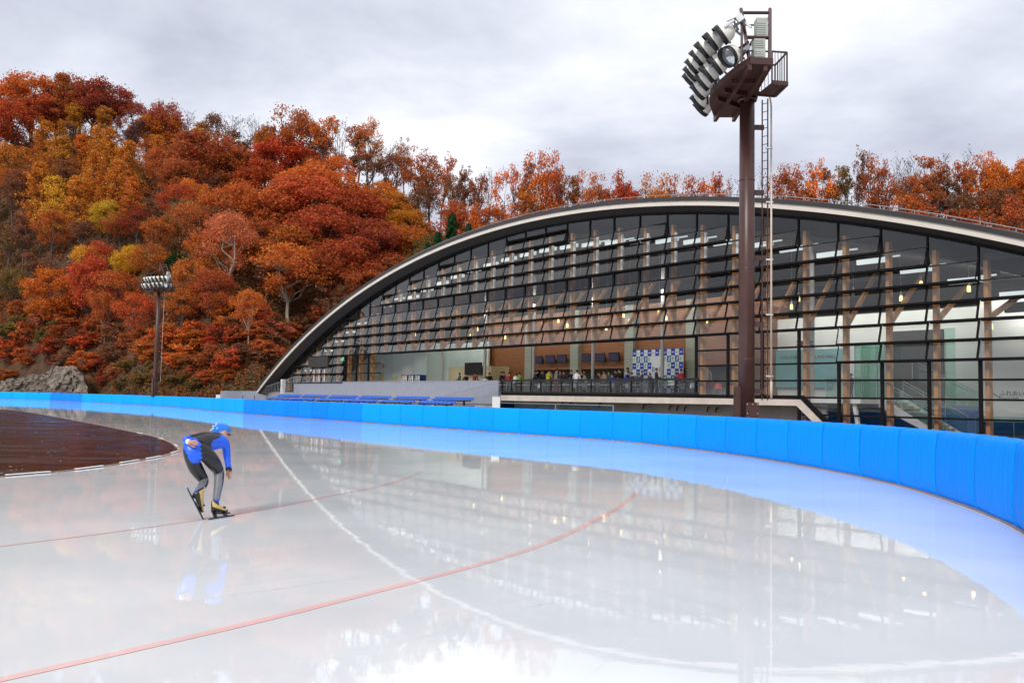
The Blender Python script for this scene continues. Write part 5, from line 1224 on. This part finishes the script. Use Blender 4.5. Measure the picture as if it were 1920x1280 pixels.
def person(px, ytop, n, pose, face, top, legs, label, lean=0.0, arm='table', hair=None):
    """pose 'sit' or 'stand'; face = yaw in the hall's axes, 0 looks inwards, pi looks out"""
    u, zt_ = fac(px, ytop, n); zt_ -= ZF
    if pose == 'sit' and zt_ > 1.44: pose = 'stand'
    o = empty('person', FW(u, n, ZF), BROT+face, label, 'person')
    hip = Vector((0,0,0.88 if pose == 'stand' else 0.49)); ln = lean
    def sp(t): return hip+Vector((0, math.sin(ln)*t, math.cos(ln)*t))
    V = [hip, sp(0.20), sp(0.38), sp(0.50), sp(0.575), sp(0.66)+Vector((0,0.02,0)), sp(0.74)+Vector((0,0.02,0))]
    Rr = [(0.155,0.12),(0.135,0.10),(0.165,0.11),(0.12,0.085),0.05,(0.082,0.092),(0.078,0.088)]
    E_ = [(0,1),(1,2),(2,3),(3,4),(4,5),(5,6)]; part = ['t','t','t','n','h','h']
    for sx in (-1,1):
        b0 = len(V); sh = sp(0.455)+Vector((sx*0.185,0,0))
        if arm == 'down': el = sh+Vector((sx*0.05,-0.02,-0.28)); wr = el+Vector((0,0.05,-0.24)); ha = wr+Vector((0,0.02,-0.10))
        elif arm == 'reach': el = sh+Vector((sx*0.03,0.14,-0.22)); wr = el+Vector((-sx*0.02,0.20,-0.10)); ha = wr+Vector((-sx*0.02,0.09,-0.03))
        else: el = sh+Vector((sx*0.07,0.08,-0.25)); wr = el+Vector((-sx*0.10,0.22,0.03)); ha = wr+Vector((-sx*0.05,0.08,0.0))
        V += [sh, el, wr, ha, ha+(ha-wr).normalized()*0.07]; Rr += [0.065,0.046,0.034,(0.022,0.036),(0.012,0.026)]; E_ += [(3,b0),(b0,b0+1),(b0+1,b0+2),(b0+2,b0+3),(b0+3,b0+4)]; part += ['t','t','t','s','s']
        b1 = len(V); hp = hip+Vector((sx*0.09,0,-0.05))
        if pose == 'stand': kn = Vector((sx*0.11,0.03,0.47)); an = Vector((sx*0.12,-0.02,0.09)); to = Vector((sx*0.14,0.15,0.04))
        else: kn = hip+Vector((sx*0.12,0.42,0.0)); an = Vector((sx*0.13,0.40,0.09)); to = an+Vector((0,0.16,-0.05))
        V += [hp, kn, an, to]; Rr += [0.092,0.062,0.042,(0.045,0.03)]; E_ += [(0,b1),(b1,b1+1),(b1+1,b1+2),(b1+2,b1+3)]; part += ['l','l','l','f']
    # nose and ears so that the head reads as one
    hd = V[5]; k = len(V); V += [hd+Vector((0,0.108,0.0))]; Rr += [0.014]; E_ += [(5,k)]; part += ['h']
    mats = [cloth(top), cloth(legs), M['skin'], M['black']]
    idx = {'t':0,'l':1,'n':2,'h':2,'s':2,'f':3}
    def pick(ei, t, c):
        q = part[ei]
        if q == 'n' and t < 0.35: return 0
        return idx[q]
    me = skin_body('body', V, E_, Rr, mats, pick, 0, 1); b = bpy.data.objects.new('body', me); link(b, o); top_z = max(v.co.z for v in me.vertices)+0.02; s = max(0.78, min(1.16, zt_/top_z)); o.scale = (s,s,s)
    hm = MB(); hc = V[5].lerp(V[6],0.55); vs = []; fs = []; NA, NB = 14, 8
    for i_ in range(NB+1):
        th_ = math.pi*0.62*i_/NB
        for a in range(NA):
            ph = 2*math.pi*a/NA; drop = 1.0
            d_ = Vector((math.sin(th_)*math.cos(ph), math.sin(th_)*math.sin(ph), math.cos(th_)))
            if d_.y > 0.35 and d_.z < 0.35: d_ = Vector((d_.x, 0.35+(d_.y-0.35)*0.55, max(d_.z,0.28)))
            vs.append(hc+Vector((d_.x*0.094, d_.y*0.105-0.012, d_.z*0.102+0.022)))
    for i_ in range(NB):
        for a in range(NA): fs.append((i_*NA+a, i_*NA+(a+1)%NA, (i_+1)*NA+(a+1)%NA, (i_+1)*NA+a))
    hm.add(vs, fs); hm.build('hair', M['hair'] if hair is None else cloth(hair), o, True)
BLK=(0.012,0.012,0.014); NVY=(0.012,0.02,0.06); DG=(0.05,0.05,0.055); JN=(0.04,0.055,0.11)
PI = math.pi
for a in [
 (862,700,3.6,'sit',PI*0.9,(0.03,0.16,0.20),DG,'person in a teal jacket seated below the kiosk television'),
 (874,701,3.4,'sit',PI*0.5,BLK,DG,'person in black seated between the teal and the red jacket'),
 (889,699,3.0,'sit',0.2,(0.30,0.035,0.04),DG,'person in a red jacket seated left of a white column, back turned',0.25),
 (906,706,2.2,'sit',0.4,(0.55,0.58,0.60),BLK,'person in a pale jacket bent low at the base of a white column',0.7,'table',(0.02,0.02,0.02)),
 (918,694,5.9,'stand',1.2,BLK,BLK,'dark figure standing half hidden behind a white column',0.0,'down'),
 (938,698,3.6,'sit',-1.2,BLK,BLK,'person in black resting a pale arm on a table by the timber',0.2,'reach'),
 (946,690,4.6,'stand',PI,(0.10,0.02,0.03),BLK,'dark haired person standing behind the red shirted one',0.1,'table'),
 (955,699,2.8,'sit',1.0,(0.42,0.03,0.035),DG,'person in a bright red shirt seated before the timber wall'),
 (964,701,2.0,'sit',0.0,(0.62,0.66,0.66),DG,'person in a white and pale teal top, back turned, seated by the rail',0.25),
 (974,699,3.0,'sit',0.9,(0.22,0.46,0.07),DG,'person in a light green shirt seated right of the white top',0.3),
 (999,689,1.8,'stand',-0.8,BLK,BLK,'large person in black leaning over the railing table, tallest on the left',0.45,'reach'),
 (1011,692,2.4,'stand',-0.6,BLK,BLK,'person in black standing just right of the large leaning one',0.3,'reach'),
 (1019,692,3.4,'stand',PI,NVY,BLK,'person in dark navy facing out behind the black clad pair',0.1),
 (1027,693,2.2,'stand',0.2,(0.46,0.42,0.03),DG,'person in a vivid yellow top standing with the back turned',0.2,'reach'),
 (1041,692,1.8,'stand',-0.4,(0.16,0.15,0.15),(0.28,0.03,0.04),'person in a grey top and red trousers beside the yellow top',0.15,'down'),
 (1058,697,4.0,'sit',2.6,(0.06,0.03,0.03),BLK,'dim person in dark brown seated deep behind the empty white table'),
 (1071,695,3.0,'sit',-2.2,BLK,BLK,'person in black seated left of the round white shirt'),
 (1080,695,1.6,'sit',0.5,(0.64,0.65,0.68),NVY,'person in a roomy white shirt, back turned, with a strap across it',0.3),
 (1091,698,3.0,'sit',2.4,BLK,DG,'person in black seated behind the right arm of the white shirt'),
 (1101,701,2.4,'sit',1.8,(0.30,0.28,0.25),DG,'person in a grey beige top bending at a white table',0.4),
 (1116,698,2.2,'sit',-0.9,BLK,BLK,'person in black leaning in just right of a white column',0.35,'reach'),
 (1125,700,3.2,'sit',2.9,(0.14,0.06,0.045),DG,'person in a brown top facing out, left of the beige one'),
 (1133,696,2.8,'sit',PI,(0.42,0.32,0.22),DG,'person in a beige top with a green scarf facing the rink'),
 (1150,702,1.8,'sit',1.2,(0.02,0.035,0.30),BLK,'person in a blue and black jacket seated low by the railing',0.4),
 (1164,689,3.4,'stand',1.4,BLK,BLK,'tall person in black looking down beside the blue jackets',0.2,'table'),
 (1170,697,2.2,'sit',-1.2,(0.02,0.04,0.33),BLK,'person in a blue jacket stretching an arm over the table',0.45,'reach'),
 (1177,689,2.6,'stand',PI,(0.55,0.58,0.62),JN,'man in a white shirt and dark jacket standing and facing the rink',0.0,'down'),
 (1188,700,2.0,'sit',1.8,BLK,BLK,'person in black seated at the left edge of the sponsor board',0.2),
 (1204,696,2.2,'sit',PI*0.8,(0.045,0.02,0.025),BLK,'person in dark maroon seated before the left part of the sponsor board'),
 (1231,692,1.8,'sit',-1.0,BLK,BLK,'boy in black looking sideways, seated alone in front of the sponsor board'),
 (1279,693,2.2,'stand',1.2,(0.36,0.02,0.04),BLK,'person in a red and black top standing at the right edge of the sponsor board',0.15,'table'),
 (1327,684,2.2,'stand',0.2,(0.30,0.29,0.20),(0.20,0.02,0.09),'person in an olive beige coat and magenta skirt, back turned, behind the glass',0.0,'down'),

 (1006,694,4.6,'stand',PI*0.8,(0.03,0.03,0.05),BLK,'dim person in dark clothes standing far behind the black clad pair',0.1),
 (1035,695,4.4,'stand',PI,(0.22,0.10,0.05),DG,'person in a rust top glimpsed between the yellow and the grey tops',0.1),
 (1050,696,4.8,'stand',-PI*0.7,(0.05,0.05,0.06),BLK,'dim grey figure near the timber counter, left of the white shirt',0.0,'down'),
 (1096,694,5.2,'stand',PI*0.9,(0.08,0.09,0.07),DG,'dim olive figure standing at the counter behind the white shirt',0.0,'down'),
 (1142,697,4.4,'sit',PI,(0.03,0.10,0.06),BLK,'person in dark green seated right of the beige top'),
 (1157,694,4.8,'stand',PI*0.6,(0.10,0.03,0.03),DG,'person in dark red standing behind the low blue jacket',0.1),
 (1196,700,3.6,'sit',PI*1.1,(0.10,0.11,0.15),BLK,'person in slate grey seated between the two dark ones at the board'),
 (1219,701,3.0,'sit',PI,(0.06,0.06,0.07),BLK,'person in charcoal seated left of the lone boy'),
 (1268,700,4.2,'sit',PI,(0.05,0.06,0.10),BLK,'person in dark blue seated behind the cartons'),
]: person(*a)
u, _ = fac(1534,690,4.5)
person(1596,702,5.0,'stand',PI*0.5,BLK,BLK,'dim dark figure standing by the green glass lift shaft',0.0,'down')
# ------------------------------------------------------------------ the skater
YS = 11.15
SK0 = at_z(410, 972)
def sz(x, y, dy=0.0):                                   # a point of the enlarged skater, at a depth offset from the standing foot
    return at_Y(310+x/5.82, 780+y/5.82, YS+dy)-SK0
sk = empty('person', SK0, 0, 'speed skater in blue, black and grey suit and blue helmet, crouched and gliding away', 'person')
M['suit_blue'] = mat('suit_blue', (0.005,0.105,0.75), 0.35, 0, 0.10, 7, bump=0.12, stretch=(1,1,2.2)); M['suit_black'] = mat('suit_black', (0.013,0.012,0.014), 0.36, 0, 0.2, 8, bump=0.12, stretch=(1,1,2.2))
M['suit_grey'] = mat('suit_grey', (0.15,0.155,0.18), 0.45, 0, 0.1, 8); M['helmet'] = mat('helmet_blue', (0.012,0.18,0.66), 0.22, 0, 0.06, 5)
M['boot_tan'] = mat('boot_gold', (0.52,0.36,0.11), 0.35, 0, 0.15, 12); M['boot_black'] = mat('boot_black', (0.014,0.013,0.012), 0.3, 0, 0.2, 9); M['blade'] = mat('blade', (0.02,0.02,0.022), 0.3, 0.3, 0.2, 8); M['steel'] = mat('blade_steel', (0.5,0.5,0.52), 0.15, 1.0, 0.05, 8)
def off(p, x=0, y=0, z=0): return p+Vector((x,y,z))
J = {}
J['pel'] = sz(318,395,0.0); J['sac'] = sz(325,325,0.06); J['spine'] = sz(420,285,0.19); J['chest'] = sz(535,262,0.34); J['neck'] = sz(615,240,0.44); J['head0'] = sz(628,205,0.50); J['head1'] = sz(610,160,0.54)
J['shR'] = sz(660,300,0.40); J['elR'] = sz(672,440,0.42); J['wrR'] = sz(692,585,0.36); J['haR'] = sz(700,640,0.34)
J['shL'] = sz(490,222,0.28); J['shL2'] = sz(430,208,0.22); J['elL'] = sz(205,258,0.02); J['wrL'] = sz(262,282,-0.13); J['haL'] = sz(300,285,-0.15)
J['hipR'] = sz(432,395,0.02); J['thR'] = sz(505,480,0.12); J['knR'] = sz(590,612,0.26); J['caR'] = sz(582,740,0.19); J['anR'] = sz(548,955,0.04)
J['hipL'] = sz(262,415,-0.02); J['thL'] = sz(318,545,0.05); J['knL'] = sz(430,712,0.15); J['caL'] = sz(392,775,0.0); J['anL'] = sz(335,838,-0.15)
order = list(J); ix = {k: i for i, k in enumerate(order)}
RAD = dict(pel=(0.165,0.14), sac=(0.15,0.13), spine=(0.14,0.12), chest=(0.165,0.125), neck=(0.07,0.07), head0=(0.075,0.085), head1=(0.085,0.095),
 shR=0.070, elR=0.050, wrR=0.033, haR=(0.032,0.022), shL=0.062, shL2=0.058, elL=0.046, wrL=0.032, haL=(0.030,0.018),
 hipR=0.112, thR=0.108, knR=0.070, caR=0.064, anR=0.042, hipL=0.112, thL=0.100, knL=0.066, caL=0.058, anL=0.040)
ED = [('pel','sac'),('sac','spine'),('spine','chest'),('chest','neck'),('neck','head0'),('head0','head1'),('chest','shR'),('shR','elR'),('elR','wrR'),('wrR','haR'),('chest','shL'),('shL','shL2'),('shL2','elL'),('elL','wrL'),('wrL','haL'),
      ('pel','hipR'),('hipR','thR'),('thR','knR'),('knR','caR'),('caR','anR'),('pel','hipL'),('hipL','thL'),('thL','knL'),('knL','caL'),('caL','anL')]
V = [J[k] for k in order]; Rr = [RAD[k] for k in order]; E_ = [(ix[a], ix[b_]) for a, b_ in ED]; names = list(ED)
def fingers(hand, wrist, side, curl):
    d = (hand-wrist).normalized(); s_ = side.normalized()
    for q, (o_, L) in enumerate([(-0.026,0.060),(-0.009,0.070),(0.009,0.066),(0.026,0.050)]):
        b0 = hand+s_*o_+d*0.012; m_ = b0+d*L*0.5+curl*L*0.22; e_ = m_+d*L*0.32+curl*L*0.42; k = len(V)
        V.extend([b0, m_, e_]); Rr.extend([0.0115,0.0105,0.0085]); hi = V.index(hand); E_.extend([(hi,k),(k,k+1),(k+1,k+2)]); names.extend([('f','f')]*3)
    b0 = wrist.lerp(hand,0.45)+s_*(-0.036); m_ = b0+d*0.032-s_*0.022+curl*0.012; e_ = m_+d*0.028+curl*0.022; k = len(V)
    V.extend([b0, m_, e_]); Rr.extend([0.014,0.012,0.009]); wi = V.index(wrist); E_.extend([(wi,k),(k,k+1),(k+1,k+2)]); names.extend([('f','f')]*3)
fingers(J['haR'], J['wrR'], Vector((0.75,-0.65,0.1)), Vector((-0.5,0.5,0.2)))
fingers(J['haL'], J['wrL'], Vector((0.15,-0.35,0.92)), Vector((0.1,0.8,-0.1)))
# chin, nose and ears of the turned head
hd = J['head0'].lerp(J['head1'],0.35); fwd = Vector((0.72,0.66,-0.16)).normalized()
for o_, r in ((fwd*0.112+Vector((0,0,0.0)),0.015),(fwd*0.085+Vector((0,0,-0.055)),0.03),(Vector((0.60,-0.62,-0.02)).normalized()*0.088,0.016),(Vector((-0.66,0.72,-0.02)).normalized()*0.088,0.016)):
    k = len(V); V.append(hd+o_); Rr.append(r); E_.append((ix['head0'],k)); names.append(('h','h'))
MS = [M['suit_blue'], M['suit_black'], M['suit_grey'], M['skin'], M['white_paint']]
PEL = J['pel']; side_ax = (J['hipR']-J['hipL']).normalized()
def pick(ei, t, c):
    a, b_ = names[ei]; nm = a+'>'+b_
    if (a == 'f' or nm == 'wrL>haL') and c.x < J['spine'].x+0.05:
        e0, e1 = V[E_[ei][0]], V[E_[ei][1]]
        if (c-e0.lerp(e1,t)).length > (0.036 if a == 'f' else 0.048): return 0
    if a in 'fh': return 3
    if nm in ('neck>head0','head0>head1'): return 3
    if nm in ('wrR>haR','wrL>haL'): return 3
    if nm in ('elL>wrL',): return 4 if t > 0.72 else 0
    if nm in ('elR>wrR',): return 4 if t > 0.93 else 0
    if nm in ('shR>elR',): return 0
    if nm in ('chest>shR',): return 0
    if nm in ('chest>shL','shL>shL2'): return 1
    if nm == 'shL2>elL': return 0 if t > 0.72 else 1
    if nm in ('thR>knR','thL>knL'): return 2 if t > 0.86 else 1
    if nm in ('knR>caR','caR>anR'):
        if nm == 'caR>anR' and t > 0.86: return 0
        return 1 if (c-J['caR']).dot(Vector((0.9,0.42,0))) > 0.040 else 2
    if nm in ('knL>caL','caL>anL'):
        if nm == 'caL>anL' and t > 0.80: return 0
        q = (c-J['caL']).dot(Vector((0.75,0.35,-0.55))); return (4 if nm == 'caL>anL' and t < 0.5 and q > 0.03 else 1) if q > 0.028 else 2
    px, py = project(c+SK0)
    zx, zy = (px-310)*5.82, (py-780)*5.82
    # suit cut: a blue seat panel running up into the blue flank, black thighs and a black yoke along the back
    back = c.y < J['pel'].y+0.30
    if nm in ('pel>hipR','hipR>thR'):
        return 0 if (c-PEL).dot(side_ax) < 0.085 and c.z > J['pel'].z-0.13 else 1
    if nm in ('pel>hipL','hipL>thL'):
        return 0 if (c-PEL).dot(side_ax) > -0.085-0.25*(c.z-PEL.z) and c.z > J['pel'].z-0.13 else 1
    if nm in ('pel>sac','sac>spine'):
        if (c-PEL).dot(side_ax) > 0.075: return 1
        return 0 if (c-PEL).dot(side_ax) > -0.10 or nm == 'sac>spine' and c.z < J['spine'].z+0.03 else 1
    if nm in ('spine>chest','chest>neck'):
        ax = (J['chest']-J['spine']).normalized(); up = (Vector((0,0,1))-ax*ax.z).normalized(); q = (c-J['spine'].lerp(J['chest'], t)) if nm == 'spine>chest' else (c-J['chest'].lerp(J['neck'], t))
        return 1 if q.dot(up) > 0.03 else 0
    return 0
def project(p):
    q = p-EYE; zc = q.y*math.cos(PITCH)+q.z*math.sin(PITCH); a = F_PX*q.x/zc; b_ = F_PX*(-q.y*math.sin(PITCH)+q.z*math.cos(PITCH))/zc
    c, s = math.cos(ROLL), math.sin(ROLL); return CX+a*c+b_*s, CY-(-a*s+b_*c)
me = skin_body('body', V, E_, Rr, MS, pick, ix['pel'], 3); body = bpy.data.objects.new('body', me); link(body, sk)
# helmet with ribs, vents and strap; short dark hair under it
hc = J['head0'].lerp(J['head1'],0.72)+Vector((-0.005,-0.005,0.012)); fw = fwd; upv = (Vector((0,0,1))-fw*fw.z).normalized(); upv = (upv*0.95-fw*0.0).normalized(); rt = fw.cross(upv).normalized()
def hp(a, b_, c): return hc+rt*a+fw*b_+upv*c
hm = MB(); NA, NB = 28, 12; vs = []
for i_ in range(NB+1):
    t_ = math.pi*0.60*i_/NB
    for a in range(NA):
        ph = 2*math.pi*a/NA; r = math.sin(t_); x, y, z = r*math.cos(ph), r*math.sin(ph), math.cos(t_)
        rib = 1+0.030*(1 if (abs(x) < 0.16 or 0.45 < abs(x) < 0.68) and z > 0.05 else 0)
        if y > 0.3 and z < 0.05: z = 0.05+(z-0.05)*0.25
        vs.append(hp(x*0.100*rib, y*0.125*rib, z*0.105*rib))
fs = []; mi = []
for i_ in range(NB):
    for a in range(NA):
        fs.append((i_*NA+a, i_*NA+(a+1)%NA, (i_+1)*NA+(a+1)%NA, (i_+1)*NA+a))
hm.add(vs, fs); hm.build('helmet', M['helmet'], sk, True)
vm = MB()
for (a, b_, c, w_, l_) in [(0.0,-0.118,0.045,0.05,0.012),(0.018,-0.122,0.015,0.055,0.012),(0.035,-0.108,0.060,0.03,0.010),(-0.03,-0.125,-0.005,0.05,0.010),(0.0,-0.085,0.085,0.045,0.012)]:
    d_ = Vector((a/0.1, b_/0.125, c/0.105)).normalized(); q = hp(d_.x*0.106, d_.y*0.132, d_.z*0.111); nn = (q-hc).normalized(); vm.beam(q-rt*w_*0.5, q+rt*w_*0.5, l_, 0.008, up=nn)
vm.build('helmet_marks', M['white_paint'], sk)
stp = MB(); stp.path([hp(0.098,0.02,0.0), hp(0.086,0.04,-0.06), hp(0.05,0.06,-0.115), hp(0,0.07,-0.125), hp(-0.05,0.06,-0.115), hp(-0.098,0.02,0)], 0.006, 6); stp.build('chin_strap', M['black'], sk)
hr_ = MB(); vs = []
for i_ in range(9):
    t_ = math.pi*(0.30+0.42*i_/8)
    for a in range(20):
        ph = math.pi*(1.0+1.0*a/19); r = math.sin(t_); vs.append(hp(r*math.cos(ph)*0.090, r*math.sin(ph)*0.108, math.cos(t_)*0.104-0.012))
hr_.add(vs, [(i_*20+a, i_*20+a+1, (i_+1)*20+a+1, (i_+1)*20+a) for i_ in range(8) for a in range(19)]); hr_.build('hair', M['hair'], sk, True)
gl_ = MB(); gl_.path([hp(0.088,0.045,-0.030), hp(0.060,0.105,-0.030), hp(0.0,0.122,-0.030), hp(-0.060,0.105,-0.030)], 0.012, 6); gl_.build('glasses', M['black'], sk)
wt = MB(); d_ = (J['haR']-J['wrR']).normalized(); p = J['wrR']-d_*0.01; wt.tube(p-d_*0.016, p+d_*0.016, 0.040, n=14); wt.tube(p-d_*0.02+Vector((0.03,-0.025,0)), p+d_*0.02+Vector((0.03,-0.025,0)), 0.019, n=10); wt.build('wrist_watch', M['black'], sk, True)
# clap skates
def skate(ankle, heel, toe, sole_n, blade_a, blade_b, nm):
    """boot from heel to toe with its sole on the side of sole_n; blade from blade_a to blade_b"""
    f_ = (toe-heel).normalized(); n_ = (sole_n-f_*sole_n.dot(f_)).normalized(); s_ = f_.cross(n_).normalized(); L = (toe-heel).length
    root = empty('speed_skate', (0,0,0)); root.parent = sk
    bt = MB(); NS, NR_ = 9, 14; vs = []
    for i_ in range(NS+1):
        t = i_/NS; w_ = 0.038*(0.80+0.35*math.sin(math.pi*min(1,0.15+t*0.8)))*(1 if t < 0.85 else 1-(t-0.85)*3.2); h_ = 0.108*(1-t)**1.25+0.050*(1-0.35*t); 
        if t < 0.08: w_ *= 0.75
        for a in range(NR_):
            ph = 2*math.pi*a/NR_; vs.append(heel+f_*(L*t)+s_*(w_*math.cos(ph))-n_*(h_*(0.5-0.5*math.sin(ph))))
    # ring order: the top half of each ring is the upper, the bottom half the sole cup
    fs = []; k_ = []
    for i_ in range(NS):
        for a in range(NR_): fs.append((i_*NR_+a, i_*NR_+(a+1)%NR_, (i_+1)*NR_+(a+1)%NR_, (i_+1)*NR_+a)); k_.append(1 if math.sin(2*math.pi*(a+0.5)/NR_) > 0.1 or i_ in (NS-1,) else 0)
    for f__, mm in zip(fs, k_): bt.f.append(f__); bt.m.append(mm)
    bt.v = [tuple(v) for v in vs]; bt.f += [tuple(range(NR_-1,-1,-1)), tuple(range(NS*NR_,(NS+1)*NR_))]; bt.m += [1,1]
    bt.build('boot', [M['boot_tan'], M['boot_black']], root, True)
    cf = MB(); c0 = heel+f_*L*0.24-n_*0.085; cf.tube(c0, ankle, 0.046, 0.043, 14); cf.build('ankle_cuff', M['boot_black'], root, True)
    stp_ = MB(); q = heel+f_*L*0.5-n_*0.062; stp_.beam(q-s_*0.034, q+s_*0.034, 0.03, 0.014, up=-n_); stp_.beam(q+f_*0.06+s_*0.03-n_*0.0, q+f_*0.06-s_*0.03, 0.022, 0.02, up=-n_); stp_.build('buckle', M['boot_black'], root)
    bl = MB(); bd_ = (blade_b-blade_a).normalized(); bl.tube(blade_a-n_*0.018, blade_b-n_*0.018, 0.0095, n=10); bl.build('blade_tube', M['blade'], root, True)
    be = MB(); be.beam(blade_a-n_*0.005, blade_b-n_*0.005, 0.003, 0.022, up=n_); be.build('blade_edge', M['steel'], root)
    pt = MB()
    for t in (0.26,0.68): q0 = heel+f_*(L*(0.16 if t < 0.5 else 0.74))-n_*0.004; q1 = blade_a.lerp(blade_b,t)-n_*0.02; pt.beam(q0, q1, 0.022, 0.042, up=f_)
    q0 = heel+f_*L*0.70+n_*0.012; pt.beam(q0-f_*0.08, q0+f_*0.09, 0.026, 0.018, up=-n_); pt.build('clap_hinge', M['blade'], root)
bA, bB = at_z(310+475/5.82, 780+1143/5.82)-SK0, at_z(310+748/5.82, 780+1100/5.82)-SK0
bA.z = bB.z = 0.006
hR, tR = sz(500,1050,-0.02), sz(678,1040,0.10); hR.z = 0.075; tR.z = 0.070
skate(J['anR'], hR, tR, Vector((0,0,-1)), bA, bB, 'right')
hL, tL = sz(296,845,-0.20), sz(392,1050,-0.06)
skate(J['anL'], hL, tL, Vector((-0.80,-0.55,-0.15)), sz(222,790,-0.26), sz(414,1158,-0.10), 'left')
